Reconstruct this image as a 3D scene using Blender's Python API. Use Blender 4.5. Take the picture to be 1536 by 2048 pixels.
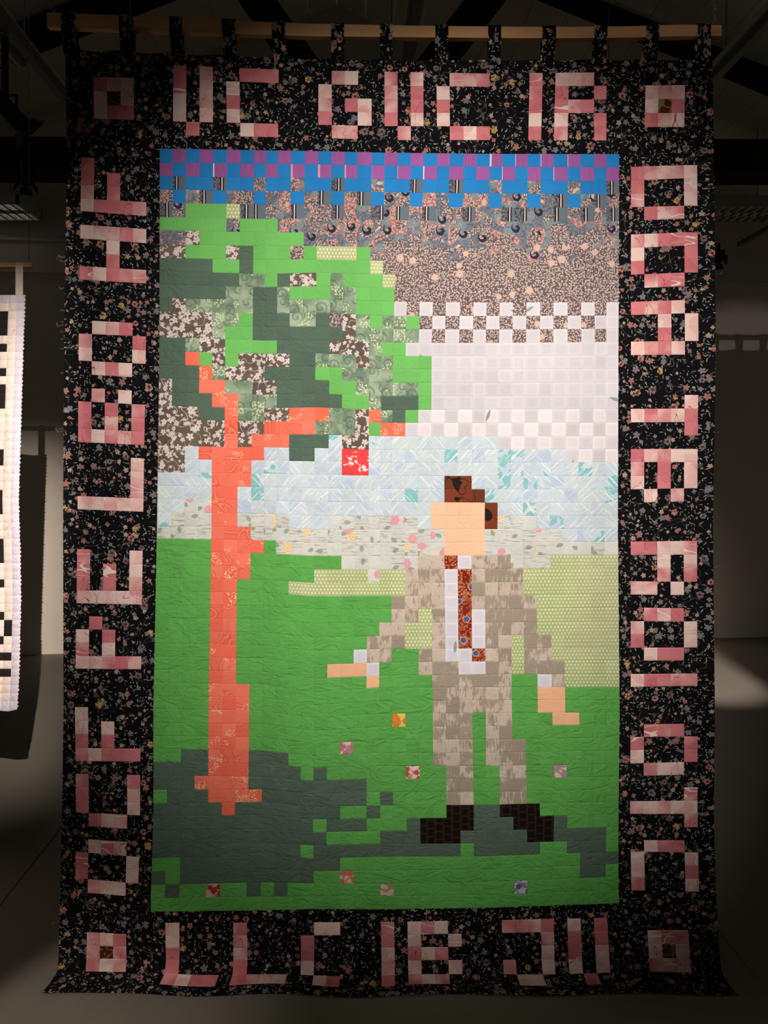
import bpy, bmesh, math, random
from mathutils import Vector, Matrix, noise as mnoise

# ------------------------------------------------------------------ clear
for o in list(bpy.data.objects):
    bpy.data.objects.remove(o, do_unlink=True)
SC = bpy.context.scene
COL = SC.collection
R = random.Random(7)

# ------------------------------------------------------------------ camera
F = 1480.0            # focal length in pixels of the 1536 x 2048 frame
CAMH = 1.583          # eye height
HOR = 915.0           # horizon row of the photograph
QD = 2.26             # distance to the big quilt
cam_d = bpy.data.cameras.new('camera')
cam = bpy.data.objects.new('camera', cam_d)
COL.objects.link(cam)
cam.location = (0, 0, CAMH)
cam.rotation_euler = (math.radians(90), 0, 0)
cam_d.sensor_fit = 'VERTICAL'
cam_d.sensor_height = 36.0
cam_d.sensor_width = 27.0
cam_d.lens = F / 2048 * 36.0
cam_d.shift_y = -(1024 - HOR) / 2048
cam_d.clip_start = 0.05
SC.camera = cam

# ------------------------------------------------------------------ world, exposure, lamps
SC.view_settings.view_transform = 'Standard'
SC.view_settings.look = 'None'
SC.view_settings.exposure = 0.0
SC.view_settings.gamma = 1.0
SC.view_settings.use_curve_mapping = False
w = bpy.data.worlds.new('world'); SC.world = w; w.use_nodes = True
w.node_tree.nodes['Background'].inputs[0].default_value = (0.97, 1.0, 0.84, 1)
w.node_tree.nodes['Background'].inputs[1].default_value = 0.058

def spot(name, loc, tgt, power, deg, blend, radius, col=(1, 0.955, 0.91)):
    l = bpy.data.lights.new(name, 'SPOT'); l.energy = power
    l.spot_size = math.radians(deg); l.spot_blend = blend
    l.shadow_soft_size = radius; l.color = col
    o = bpy.data.objects.new(name, l); COL.objects.link(o)
    o.location = loc
    d = Vector(tgt) - Vector(loc)
    o.rotation_euler = d.to_track_quat('-Z', 'Y').to_euler()
    return o
# gallery spots on the ceiling tracks
spot('quilt_spotlight', (0.15, -1.25, 2.95), (0.12, QD, 1.63), 700, 44.0, 1.0, 0.02)
LB = Vector((0.25, -1.0, 3.1))
spot('neighbour_spotlight', LB, LB + Vector((-0.392, 0.842, -0.370)) * 7, 1950, 26.0, 0.95, 0.006, (1, 0.91, 0.83))
LE = Vector((2.34, -0.5, 3.1))
spot('floor_spotlight', LE, (2.2, 6.4, 0.0), 2900, 14.2, 0.45, 0.003, (1, 0.91, 0.83))
LF = Vector((-2.68, -1.0, 3.1))
spot('floor_spotlight', LF, (-1.02, 1.75, 0.0), 420, 17, 0.9, 0.003, (1, 0.92, 0.86))
# a distant lamp of the hall: its light slips between the hanging loops onto the back wall
spot('hall_spotlight', (-6.4, -9.9, 3.56), (3.35, 6.7, 2.0), 1000, 6.0, 0.4, 0.02, (1, 0.92, 0.86))

# ------------------------------------------------------------------ helpers
def lin(c):
    r = []
    for v in c[:3]:
        v /= 255.0
        r.append(v / 12.92 if v <= 0.04045 else ((v + 0.055) / 1.055) ** 2.4)
    return (r[0], r[1], r[2], 1.0)

class NB:
    """small node builder"""
    def __init__(s, nt): s.nt = nt; s.n = nt.nodes; s.l = nt.links
    def put(s, sock, v):
        if isinstance(v, bpy.types.NodeSocket): s.l.new(v, sock)
        elif v is not None:
            try: sock.default_value = v
            except Exception:
                sock.default_value = tuple(v)[:3]
    def m(s, op, a, b=None, c=None, clamp=False):
        n = s.n.new('ShaderNodeMath'); n.operation = op; n.use_clamp = clamp
        s.put(n.inputs[0], a)
        if b is not None: s.put(n.inputs[1], b)
        if c is not None: s.put(n.inputs[2], c)
        return n.outputs[0]
    def v(s, op, a, b=None, scale=None):
        n = s.n.new('ShaderNodeVectorMath'); n.operation = op
        s.put(n.inputs[0], a)
        if b is not None: s.put(n.inputs[1], b)
        if scale is not None: s.put(n.inputs['Scale'], scale)
        return n.outputs['Value'] if op in ('LENGTH', 'DOT_PRODUCT', 'DISTANCE') else n.outputs[0]
    def mix(s, f, a, b):
        n = s.n.new('ShaderNodeMix'); n.data_type = 'RGBA'
        s.put(n.inputs[0], f); s.put(n.inputs[6], a); s.put(n.inputs[7], b)
        return n.outputs[2]
    def xyz(s, x, y=0.0, z=0.0):
        n = s.n.new('ShaderNodeCombineXYZ')
        s.put(n.inputs[0], x); s.put(n.inputs[1], y); s.put(n.inputs[2], z)
        return n.outputs[0]
    def sep(s, v):
        n = s.n.new('ShaderNodeSeparateXYZ'); s.put(n.inputs[0], v)
        return n.outputs[0], n.outputs[1], n.outputs[2]
    def noise(s, v, scale=1.0, detail=2.0, rough=0.5, dist=0.0):
        n = s.n.new('ShaderNodeTexNoise'); s.put(n.inputs['Vector'], v)
        n.inputs['Scale'].default_value = scale; n.inputs['Detail'].default_value = detail
        n.inputs['Roughness'].default_value = rough; n.inputs['Distortion'].default_value = dist
        return n.outputs[0], n.outputs[1]
    def vor(s, v, rnd=0.85):
        n = s.n.new('ShaderNodeTexVoronoi'); n.voronoi_dimensions = '2D'
        s.put(n.inputs['Vector'], v); n.inputs['Scale'].default_value = 1.0
        n.inputs['Randomness'].default_value = rnd
        return n.outputs['Distance'], n.outputs['Color'], n.outputs['Position']
    def scale(s, v, x, y=None, off=(0, 0, 0)):
        y = x if y is None else y
        a = s.v('MULTIPLY', v, (x, y, 1.0))
        return s.v('ADD', a, off)
    def lt(s, a, b): return s.m('LESS_THAN', a, b)
    def ramp(s, a, lo, hi):
        n = s.n.new('ShaderNodeMapRange'); s.put(n.inputs[0], a)
        n.inputs[1].default_value = lo; n.inputs[2].default_value = hi
        return n.outputs[0]
    def flowers(s, uv, sc, petals, r0, r1, pres, off, deep=0.38):
        p = s.scale(uv, sc, sc, (off, off * 1.7, 0))
        d, colr, pos = s.vor(p)
        lx, ly, _ = s.sep(s.v('SUBTRACT', p, pos))
        cr, cg, cb = s.sep(colr)
        ang = s.m('ADD', s.m('ARCTAN2', ly, lx), s.m('MULTIPLY', cr, 6.28))
        pet = s.m('ABSOLUTE', s.m('COSINE', s.m('MULTIPLY', ang, petals / 2.0)))
        rr = s.m('ADD', r0, s.m('MULTIPLY', cg, r1 - r0))
        shp = s.m('MULTIPLY', rr, s.m('ADD', 1 - deep, s.m('MULTIPLY', pet, deep)))
        mask = s.m('MULTIPLY', s.lt(d, shp), s.lt(cb, pres))
        return mask, s.m('DIVIDE', d, shp), (cr, cg, cb)
    def leaves(s, uv, sc, L, W, pres, off, flow=None):
        p = s.scale(uv, sc, sc, (off, off * 2.3, 0))
        d, colr, pos = s.vor(p)
        lx, ly, _ = s.sep(s.v('SUBTRACT', p, pos))
        cr, cg, cb = s.sep(colr)
        a = s.m('MULTIPLY', cr, 6.28)
        ca, sa = s.m('COSINE', a), s.m('SINE', a)
        xr = s.m('ADD', s.m('MULTIPLY', lx, ca), s.m('MULTIPLY', ly, sa))
        yr = s.m('SUBTRACT', s.m('MULTIPLY', ly, ca), s.m('MULTIPLY', lx, sa))
        e = s.m('ADD', s.m('MULTIPLY', s.m('ABSOLUTE', yr), 1.0 / W),
                s.m('POWER', s.m('MULTIPLY', s.m('ABSOLUTE', xr), 1.0 / L), 2.0))
        return s.m('MULTIPLY', s.lt(e, 1.0), s.lt(cb, pres)), e, (cr, cg, cb)
    def contour(s, uv, sc, wdt, off, detail=1.0):
        n, _ = s.noise(s.scale(uv, sc, sc, (off, off, off)), 1.0, detail)
        return s.lt(s.m('ABSOLUTE', s.m('SUBTRACT', n, 0.5)), wdt)
    def spiral(s, uv, sc, k, off, pres=1.0):
        p = s.scale(uv, sc, sc, (off, off * 1.3, 0))
        d, colr, pos = s.vor(p, 0.6)
        lx, ly, _ = s.sep(s.v('SUBTRACT', p, pos))
        ang = s.m('ARCTAN2', ly, lx)
        w_ = s.m('SINE', s.m('ADD', s.m('MULTIPLY', d, k), ang))
        return w_, d, s.sep(colr)

MATS = {}
def cloth(name, fn, rough=0.93, bump=0.35, wr=1.0):
    mt = bpy.data.materials.new(name); mt.use_nodes = True
    nt = mt.node_tree; b = NB(nt)
    bs = nt.nodes['Principled BSDF']
    bs.inputs['Roughness'].default_value = rough
    bs.inputs['Specular IOR Level'].default_value = 0.12
    un = b.n.new('ShaderNodeUVMap'); un.uv_map = 'UVMap'
    cn = b.n.new('ShaderNodeUVMap'); cn.uv_map = 'cell'
    at = b.n.new('ShaderNodeAttribute'); at.attribute_name = 'rnd'
    uv, cell = un.outputs[0], cn.outputs[0]
    rnd = b.sep(at.outputs['Vector'])
    col = fn(b, uv, cell, rnd)
    # weave mottling, a real property of the dyed cotton
    n1, _ = b.noise(b.scale(uv, 14, 40), 1.0, 1.0)
    n2, _ = b.noise(b.scale(uv, 40, 12), 1.0, 1.0)
    wv = b.m('MULTIPLY', b.m('ADD', n1, n2), 0.5)
    f = b.m('ADD', 0.90, b.m('MULTIPLY', wv, 0.20))
    tint = b.m('ADD', 0.95, b.m('MULTIPLY', rnd[2], 0.10))
    f = b.m('MULTIPLY', f, tint)
    col = b.v('MULTIPLY', col, b.xyz(f, f, f))
    b.l.new(col, bs.inputs['Base Color'])
    # creases
    g = b.n.new('ShaderNodeNewGeometry').outputs['Position']
    c1, _ = b.noise(b.v('MULTIPLY', g, (14, 14, 24)), 1.0, 3.0, 0.55, 1.2)
    c2, _ = b.noise(b.v('MULTIPLY', g, (52, 52, 22)), 1.0, 2.0, 0.5, 0.6)
    rdg = b.m('SUBTRACT', 1.0, b.m('MULTIPLY', b.m('ABSOLUTE', b.m('SUBTRACT', c1, 0.5)), 7.0), clamp=True)
    h = b.m('ADD', b.m('MULTIPLY', rdg, 0.5 * wr), b.m('ADD', b.m('MULTIPLY', c2, 0.9 * wr), b.m('MULTIPLY', wv, 0.10)))
    bp = b.n.new('ShaderNodeBump'); bp.inputs['Strength'].default_value = bump
    bp.inputs['Distance'].default_value = 0.004
    b.l.new(h, bp.inputs['Height']); b.l.new(bp.outputs[0], bs.inputs['Normal'])
    MATS[name] = mt
    return mt

def plain(rgb): return lambda b, uv, cell, r: b.xyz(*lin(rgb)[:3])

def edge_pale(b, cell, width=0.17):
    """seam allowance showing through pale cloth: a frame along the patch edge"""
    x, y, _ = b.sep(cell)
    ex = b.m('MINIMUM', x, b.m('SUBTRACT', 1.0, x)); ey = b.m('MINIMUM', y, b.m('SUBTRACT', 1.0, y))
    return b.ramp(b.m('MINIMUM', ex, ey), width + 0.04, width - 0.04)

def fn_border(b, uv, cell, r):
    col = lin((13, 12, 16))
    wp, _ = b.noise(b.scale(uv, 0.5), 1.0)
    st = b.contour(uv, 0.9, 0.008, 5.0)
    col = b.mix(b.m('MULTIPLY', b.m('MULTIPLY', st, b.m('GREATER_THAN', wp, 0.5)), 0.4), col, lin((112, 108, 92)))
    lf, e, c = b.leaves(uv, 2.7, 0.36, 0.085, 0.46, 3.1)
    col = b.mix(lf, col, b.mix(c[1], lin((100, 100, 94)), lin((176, 166, 146))))
    lf, e, c = b.leaves(uv, 1.9, 0.34, 0.06, 0.34, 7.7)
    col = b.mix(lf, col, b.mix(c[1], lin((150, 140, 108)), lin((132, 128, 126))))
    sd, _, c = b.flowers(uv, 4.4, 1, 0.10, 0.2, 0.5, 21.0, 0.0)
    col = b.mix(b.m('MULTIPLY', sd, b.lt(wp, 0.47)), col, b.mix(c[0], lin((196, 188, 180)), lin((160, 140, 128))))
    for sc, off, pr, dp, np_ in ((2.1, 11.0, 0.20, 0.5, 4), (1.45, 33.0, 0.20, 0.5, 5)):
        fl, rr, c = b.flowers(uv, sc, np_, 0.22, 0.42, pr, off, dp)
        fc = b.mix(b.lt(c[1], 0.5), lin((124, 120, 120)), lin((186, 156, 134)))
        fc = b.mix(b.lt(c[0], 0.34), fc, lin((166, 112, 102)))
        fc = b.mix(b.m('MULTIPLY', b.m('GREATER_THAN', b.m('SINE', b.m('MULTIPLY', rr, 14.0)), 0.5), 0.5), fc, lin((96, 66, 62)))
        col = b.mix(fl, col, fc)
    fl, rr, c = b.flowers(uv, 0.78, 6, 0.15, 0.25, 0.30, 2.0, 0.3)
    nn, _ = b.noise(b.scale(uv, 5.0), 1.0, 2.0)
    fc = b.mix(b.lt(c[0], 0.85), lin((196, 160, 96)), lin((180, 128, 112)))
    fc = b.mix(b.lt(c[0], 0.45), fc, lin((120, 116, 118)))
    fc = b.mix(b.ramp(nn, 0.45, 0.62), fc, lin((104, 62, 56)))
    fc = b.mix(b.m('MULTIPLY', b.lt(rr, 0.4), b.lt(c[0], 0.75)), fc, lin((84, 40, 34)))
    return b.mix(fl, col, fc)
cloth('black_floral_cotton', fn_border, bump=0.3)

def fn_pink(b, uv, cell, r):
    n, _ = b.noise(b.scale(uv, 0.5), 1.0, 1.0, 0.4, 0.5)
    t = b.m('ADD', b.m('MULTIPLY', b.m('SUBTRACT', n, 0.5), 1.6), b.m('SUBTRACT', b.m('MULTIPLY', r[0], 1.5), 0.08))
    t = b.ramp(t, 0.25, 0.85)
    col = b.mix(t, lin((238, 204, 192)), lin((216, 126, 130)))
    mid, _ = b.noise(b.scale(uv, 0.8, 0.8, (4, 8, 1)), 1.0, 0.0)
    col = b.mix(b.m('MULTIPLY', b.ramp(mid, 0.54, 0.57), 0.5), col, b.mix(t, lin((228, 166, 160)), lin((200, 104, 112))))
    wl, _ = b.noise(b.scale(uv, 0.35, 1.3, (17, 2, 5)), 1.0, 0.0, 0.5, 0.6)
    col = b.mix(b.m('MULTIPLY', b.lt(b.m('ABSOLUTE', b.m('SUBTRACT', wl, 0.5)), 0.02), b.m('GREATER_THAN', r[1], 0.8)), col, lin((244, 218, 208)))
    st, _ = b.noise(b.scale(uv, 1.3, 0.5, (9, 3, 0)), 1.0, 0.0, 0.5, 0.8)
    s2 = b.m('MULTIPLY', b.lt(b.m('ABSOLUTE', b.m('SUBTRACT', st, 0.46)), 0.008), b.lt(r[1], 0.22))
    return b.mix(s2, col, lin((160, 66, 78)))
cloth('rose_brushed_cotton', fn_pink)

def fn_micro(b, uv, cell, r):
    col = lin((106, 88, 88))
    lf, e, c = b.leaves(uv, 5.0, 0.50, 0.19, 0.93, 1.0)
    col = b.mix(lf, col, b.mix(c[1], lin((218, 198, 184)), lin((196, 172, 160))))
    lf, e, c = b.leaves(uv, 6.5, 0.46, 0.17, 0.7, 31.0)
    col = b.mix(lf, col, lin((208, 188, 176)))
    fl, rr, c = b.flowers(uv, 0.95, 6, 0.20, 0.30, 0.20, 6.0, 0.2)
    fc = b.mix(b.m('MULTIPLY', b.m('GREATER_THAN', b.m('SINE', b.m('MULTIPLY', rr, 11.0)), 0.2), 0.7), lin((224, 192, 176)), lin((196, 142, 128)))
    return b.mix(fl, col, fc)
cloth('brown_ditsy_cotton', fn_micro)

def fn_paisley(b, uv, cell, r):
    micro = fn_micro(b, uv, cell, r)
    big, _ = b.noise(b.scale(uv, 0.5, 0.5, (3, 1, 0)), 1.0, 1.0, 0.4, 1.2)
    n, cc = b.noise(b.scale(uv, 6.0), 1.0, 3.0, 0.7)
    slate = b.mix(b.ramp(n, 0.38, 0.62), lin((80, 88, 104)), lin((136, 136, 140)))
    lf, e, c = b.leaves(uv, 0.8, 0.52, 0.30, 0.9, 4.0)
    vein = b.m('GREATER_THAN', b.m('SINE', b.m('MULTIPLY', e, 26.0)), 0.0)
    lc = b.mix(vein, lin((86, 98, 108)), lin((162, 168, 164)))
    slate = b.mix(lf, slate, lc)
    pinkd, rr, c = b.flowers(uv, 5.5, 5, 0.34, 0.46, 0.9, 14.0, 0.3)
    pk = b.mix(pinkd, lin((168, 116, 110)), lin((218, 168, 154)))
    col = b.mix(b.m('GREATER_THAN', big, 0.535), slate, pk)
    col = b.mix(b.m('GREATER_THAN', big, 0.60), col, micro)
    col = b.mix(b.lt(big, 0.40), col, micro)
    w_, d, c = b.spiral(uv, 0.7, 16.0, 8.0)
    rim = b.m('MULTIPLY', b.lt(d, 0.28), b.m('GREATER_THAN', w_, 0.2))
    return b.mix(b.m('MULTIPLY', rim, b.lt(c[0], 0.4)), col, lin((42, 46, 62)))
cloth('slate_paisley_cotton', fn_paisley)

def fn_stripe(b, uv, cell, r):
    x, y, _ = b.sep(cell)
    col = lin((104, 114, 124))
    n, _ = b.noise(b.scale(uv, 7.0), 1.0, 3.0, 0.7)
    pos = b.m('ADD', 0.12, b.m('MULTIPLY', r[0], 0.7))
    dx = b.m('SUBTRACT', x, pos)
    left = b.mix(b.ramp(n, 0.42, 0.6), lin((48, 50, 62)), lin((134, 130, 132)))
    col = b.mix(b.lt(dx, -0.14), col, left)
    col = b.mix(b.lt(b.m('ABSOLUTE', dx), 0.14), col, lin((30, 26, 32)))
    return b.mix(b.lt(b.m('ABSOLUTE', dx), 0.045), col, lin((222, 200, 190)))
cloth('slate_striped_cotton', fn_stripe)

def fn_blossom(b, uv, cell, r):
    col = b.mix(r[0], lin((112, 97, 80)), lin((98, 84, 76)))
    st = b.contour(uv, 0.8, 0.008, 2.0)
    col = b.mix(st, col, lin((196, 180, 170)))
    for sc, off, pr in ((1.5, 1.0, 0.62), (2.3, 9.0, 0.5)):
        fl, rr, c = b.flowers(uv, sc, 5, 0.24, 0.46, pr, off, 0.55)
        fc = b.mix(b.lt(rr, 0.2), lin((226, 208, 202)), lin((150, 130, 122)))
        col = b.mix(fl, col, fc)
    lf, e, c = b.leaves(uv, 2.4, 0.46, 0.15, 0.4, 15.0)
    return b.mix(lf, col, lin((216, 200, 190)))
cloth('brown_blossom_cotton', fn_blossom)

def fn_sage(b, uv, cell, r):
    n, _ = b.noise(b.scale(uv, 0.8), 1.0, 1.0)
    col = b.mix(b.ramp(n, 0.35, 0.65), lin((116, 136, 112)), lin((166, 180, 150)))
    w_, d, c = b.spiral(uv, 0.85, 20.0, 3.0)
    rg = b.m('MULTIPLY', b.m('GREATER_THAN', w_, 0.35), b.lt(d, 0.42))
    col = b.mix(b.m('MULTIPLY', rg, 0.55), col, lin((84, 104, 84)))
    fl, rr, c = b.flowers(uv, 3.2, 1, 0.2, 0.28, 0.22, 4.0, 0.0)
    col = b.mix(b.m('MULTIPLY', fl, 0.5), col, lin((92, 110, 90)))
    msk, _ = b.noise(b.scale(uv, 0.75, 0.75, (7, 2, 4)), 1.0, 0.0)
    lf, e, c = b.leaves(uv, 5.0, 0.5, 0.2, 0.85, 12.0)
    return b.mix(b.m('MULTIPLY', lf, b.m('GREATER_THAN', msk, 0.60)), col, lin((228, 226, 180)))
cloth('sage_swirl_cotton', fn_sage)

def fn_dots(b, uv, cell, r):
    p = b.scale(uv, 3.8, 3.8)
    x, y, _ = b.sep(p)
    row = b.m('FLOOR', y)
    sh = b.m('MULTIPLY', b.m('FRACT', b.m('MULTIPLY', row, 0.5)), 1.0)
    fx = b.m('SUBTRACT', b.m('FRACT', b.m('ADD', x, sh)), 0.5)
    fy = b.m('SUBTRACT', b.m('FRACT', y), 0.5)
    d = b.m('SQRT', b.m('ADD', b.m('MULTIPLY', fx, fx), b.m('MULTIPLY', fy, fy)))
    n, _ = b.noise(b.scale(uv, 0.16), 1.0, 0.0)
    base = b.mix(b.ramp(n, 0.35, 0.65), lin((180, 188, 132)), lin((190, 190, 144)))
    return b.mix(b.ramp(d, 0.31, 0.20), base, lin((226, 234, 178)))
cloth('pale_green_dotted_cotton', fn_dots)

def fn_ice(b, uv, cell, r):
    flip = b.m('SUBTRACT', b.m('MULTIPLY', b.m('GREATER_THAN', r[1], 0.42), 2.0), 1.0)
    x, y, _ = b.sep(uv)
    u = b.m('ADD', x, b.m('MULTIPLY', y, flip)); v_ = b.m('SUBTRACT', b.m('MULTIPLY', x, flip), y)
    p = b.xyz(b.m('MULTIPLY', u, 0.4), b.m('MULTIPLY', v_, 4.5))
    n, _ = b.noise(p, 1.0, 2.0, 0.6)
    base = b.mix(r[0], lin((206, 217, 213)), lin((188, 201, 221)))
    big, _ = b.noise(b.scale(uv, 0.8, 0.8, (2, 5, 0)), 1.0, 1.0, 0.5, 1.0)
    base = b.mix(b.ramp(big, 0.47, 0.53), base, lin((206, 215, 221)))
    teal = b.m('MULTIPLY', b.m('GREATER_THAN', b.m('ADD', r[2], b.m('MULTIPLY', big, 0.5)), 1.13), b.m('GREATER_THAN', big, 0.46))
    base = b.mix(teal, base, lin((136, 192, 192)))
    col = b.mix(b.m('MULTIPLY', b.ramp(n, 0.54, 0.64), 0.75), base, lin((232, 236, 230)))
    band = b.m('SINE', b.m('ADD', b.m('MULTIPLY', v_, 2.2), b.m('MULTIPLY', big, 1.0)))
    return b.mix(b.m('GREATER_THAN', band, 0.985), col, lin((228, 230, 227)))
cloth('ice_brushstroke_cotton', fn_ice)

def fn_cottage(b, uv, cell, r):
    big, _ = b.noise(b.scale(uv, 1.1, 1.1, (2, 5, 0)), 1.0, 1.0)
    col = b.mix(b.ramp(big, 0.4, 0.6), lin((220, 214, 203)), lin((208, 210, 203)))
    n, _ = b.noise(b.scale(uv, 0.9, 9.0), 1.0, 3.0, 0.6)
    ln = b.m('MULTIPLY', b.ramp(n, 0.54, 0.62), b.m('MULTIPLY', b.m('GREATER_THAN', r[0], 0.3), 0.85))
    col = b.mix(ln, col, b.mix(r[1], lin((150, 152, 128)), lin((176, 170, 156))))
    fl, rr, c = b.flowers(uv, 0.95, 7, 0.3, 0.46, 0.26, 5.0, 0.2)
    ro = b.mix(b.lt(c[0], 0.62), lin((240, 216, 160)), lin((232, 168, 174)))
    ro = b.mix(b.m('MULTIPLY', b.m('GREATER_THAN', b.m('SINE', b.m('MULTIPLY', rr, 13)), 0.1), 0.35), ro, lin((205, 120, 130)))
    col = b.mix(b.m('MULTIPLY', fl, b.m('GREATER_THAN', r[2], 0.35)), col, ro)
    lf, e, c = b.leaves(uv, 1.4, 0.4, 0.22, 0.22, 8.0)
    return b.mix(b.m('MULTIPLY', lf, 0.7), col, lin((130, 142, 116)))
cloth('cottage_rose_cotton', fn_cottage)

def linen(base, pale):
    def fn(b, uv, cell, r):
        n, _ = b.noise(b.scale(uv, 5.0, 0.9), 1.0, 2.0)
        n2, _ = b.noise(b.scale(uv, 0.9, 6.0), 1.0, 2.0)
        a = b.m('MULTIPLY', b.m('ADD', n, n2), 0.5)
        f = b.m('ADD', 0.25, b.m('MULTIPLY', b.m('SUBTRACT', a, 0.5), 1.2))
        f = b.m('MAXIMUM', f, edge_pale(b, cell), clamp=True)
        col = b.mix(f, lin(base), lin(pale))
        lf, e, c = b.leaves(uv, 0.8, 0.4, 0.10, 0.07, 19.0)
        return b.mix(b.m('MULTIPLY', lf, 0.8), col, lin((120, 142, 140)))
    return fn
cloth('lilac_grey_linen', linen((208, 200, 202), (217, 208, 210)), wr=0.6)
cloth('white_linen', linen((232, 219, 216), (240, 228, 228)), wr=0.6)
cloth('shirt_linen', linen((216, 210, 217), (228, 220, 225)), wr=0.6)

def fn_bark(b, uv, cell, r):
    n, _ = b.noise(b.scale(uv, 8.0, 1.4), 1.0, 4.0, 0.7)
    blk, _ = b.noise(b.scale(uv, 1.3, 1.0, (3, 3, 0)), 1.0, 1.0)
    t = b.m('ADD', b.m('MULTIPLY', b.m('SUBTRACT', blk, 0.5), 1.5), b.m('MULTIPLY', b.m('SUBTRACT', n, 0.5), 2.2))
    t = b.m('ADD', t, b.m('MULTIPLY', b.m('SUBTRACT', r[0], 0.5), 0.75))
    t = b.ramp(t, -0.02, 0.20)
    return b.mix(t, lin((163, 148, 129)), b.mix(n, lin((226, 206, 188)), lin((190, 168, 152))))
cloth('taupe_bark_cotton', fn_bark)

def fn_coral(b, uv, cell, r):
    col = b.mix(r[0], lin((243, 108, 84)), lin((250, 128, 104)))
    w_, _ = b.noise(b.scale(uv, 0.75, 0.75, (1, 7, 0)), 1.0, 0.0)
    a = b.m('ABSOLUTE', b.m('SUBTRACT', w_, 0.48))
    on = b.m('GREATER_THAN', r[1], 0.4)
    col = b.mix(b.m('MULTIPLY', b.ramp(a, 0.075, 0.03), b.m('MULTIPLY', on, 0.45)), col, lin((212, 74, 52)))
    col = b.mix(b.m('MULTIPLY', b.ramp(a, 0.026, 0.016), b.m('MULTIPLY', on, 0.8)), col, lin((252, 140, 110)))
    msk, _ = b.noise(b.scale(uv, 0.9, 0.9, (7, 2, 4)), 1.0, 0.0)
    lf, e, c = b.leaves(uv, 6.5, 0.5, 0.2, 0.8, 12.0)
    return b.mix(b.m('MULTIPLY', b.m('MULTIPLY', lf, b.m('GREATER_THAN', msk, 0.58)), b.m('GREATER_THAN', r[2], 0.45)), col, lin((252, 214, 168)))
cloth('coral_orange_cotton', fn_coral)

def fn_red(b, uv, cell, r):
    n, _ = b.noise(b.scale(uv, 1.4, 2.2), 1.0, 3.0, 0.6, 1.0)
    return b.mix(b.m('GREATER_THAN', n, 0.585), lin((238, 72, 74)), lin((250, 222, 214)))
cloth('red_splash_cotton', fn_red)

def fn_tie(b, uv, cell, r):
    n, _ = b.noise(b.scale(uv, 1.1, 0.8), 1.0, 1.0, 0.5, 1.5)
    s = b.m('SINE', b.m('MULTIPLY', n, 36.0))
    col = b.mix(b.m('GREATER_THAN', s, 0.1), lin((140, 36, 26)), lin((176, 100, 66)))
    d, rr, c = b.flowers(uv, 5.0, 1, 0.16, 0.26, 0.45, 3.0, 0.0)
    col = b.mix(d, col, lin((216, 172, 120)))
    fl, rr, c = b.flowers(uv, 1.2, 5, 0.26, 0.4, 0.42, 9.0, 0.3)
    col = b.mix(fl, col, b.mix(b.lt(rr, 0.8), lin((214, 190, 180)), lin((92, 90, 128))))
    return col
cloth('red_paisley_cotton', fn_tie)

def fn_hair(b, uv, cell, r):
    n, _ = b.noise(b.scale(uv, 0.8), 1.0, 0.0, 0.5, 0.5)
    col = b.mix(r[0], lin((104, 56, 38)), lin((132, 60, 38)))
    col = b.mix(b.m('GREATER_THAN', n, 0.58), col, lin((40, 28, 24)))
    return b.mix(b.contour(uv, 0.7, 0.006, 3.0), col, lin((40, 26, 22)))
cloth('chestnut_cotton', fn_hair)

def fn_shoe(b, uv, cell, r):
    x, y, _ = b.sep(b.scale(uv, 1.6, 1.6, (0.3, 0.2, 0)))
    a = b.lt(b.m('FRACT', x), 0.25); c = b.lt(b.m('FRACT', b.m('ADD', y, b.m('MULTIPLY', b.m('FLOOR', x), 0.37))), 0.22)
    return b.mix(b.m('MULTIPLY', b.m('MAXIMUM', a, c), 0.5), lin((20, 15, 13)), lin((66, 42, 30)))
cloth('black_plaid_cotton', fn_shoe)

def fn_skin(b, uv, cell, r):
    fl, rr, c = b.flowers(uv, 7.0, 4, 0.25, 0.42, 0.5, 3.0, 0.4)
    on = b.m('GREATER_THAN', r[1], 0.45)
    return b.mix(b.m('MULTIPLY', b.m('MULTIPLY', fl, on), 0.55), lin((250, 198, 160)), lin((252, 226, 196)))
cloth('peach_cotton', fn_skin)
cloth('plain_peach_cotton', plain((246, 186, 146)))
cloth('bright_green_cotton', plain((99, 172, 82)), bump=0.9)
cloth('light_green_cotton', plain((116, 188, 97)), bump=0.5)
cloth('dark_green_cotton', plain((88, 107, 91)), bump=0.85)
cloth('cobalt_blue_cotton', plain((42, 130, 196)), bump=0.4)
def fn_purple(b, uv, cell, r):
    x, y, _ = b.sep(cell)
    n, _ = b.noise(b.scale(uv, 12.0, 0.6), 1.0, 2.0)
    col = b.mix(n, lin((140, 76, 146)), lin((176, 104, 164)))
    st = b.m('MULTIPLY', b.lt(x, b.m('MULTIPLY', r[1], 0.16)), b.m('GREATER_THAN', r[0], 0.62))
    return b.mix(st, col, b.mix(b.m('GREATER_THAN', r[2], 0.5), lin((226, 214, 220)), lin((240, 150, 160))))
cloth('violet_cotton', fn_purple)
def fn_centre(b, uv, cell, r):
    return b.mix(b.contour(uv, 1.2, 0.03, 3.0), lin((84, 38, 20)), lin((132, 112, 70)))
cloth('brown_corner_cotton', fn_centre)
def posy(bg, petal, core, off):
    def fn(b, uv, cell, r):
        col = b.mix(b.contour(uv, 1.3, 0.05, off), lin(bg), b.mix(0.6, lin(bg), lin(core)))
        fl, rr, c = b.flowers(uv, 1.7, 6, 0.34, 0.5, 0.9, off, 0.3)
        fc = b.mix(b.m('GREATER_THAN', b.m('SINE', b.m('MULTIPLY', rr, 15.0)), 0.1), lin(petal), lin(core))
        return b.mix(fl, col, fc)
    return fn
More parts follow.
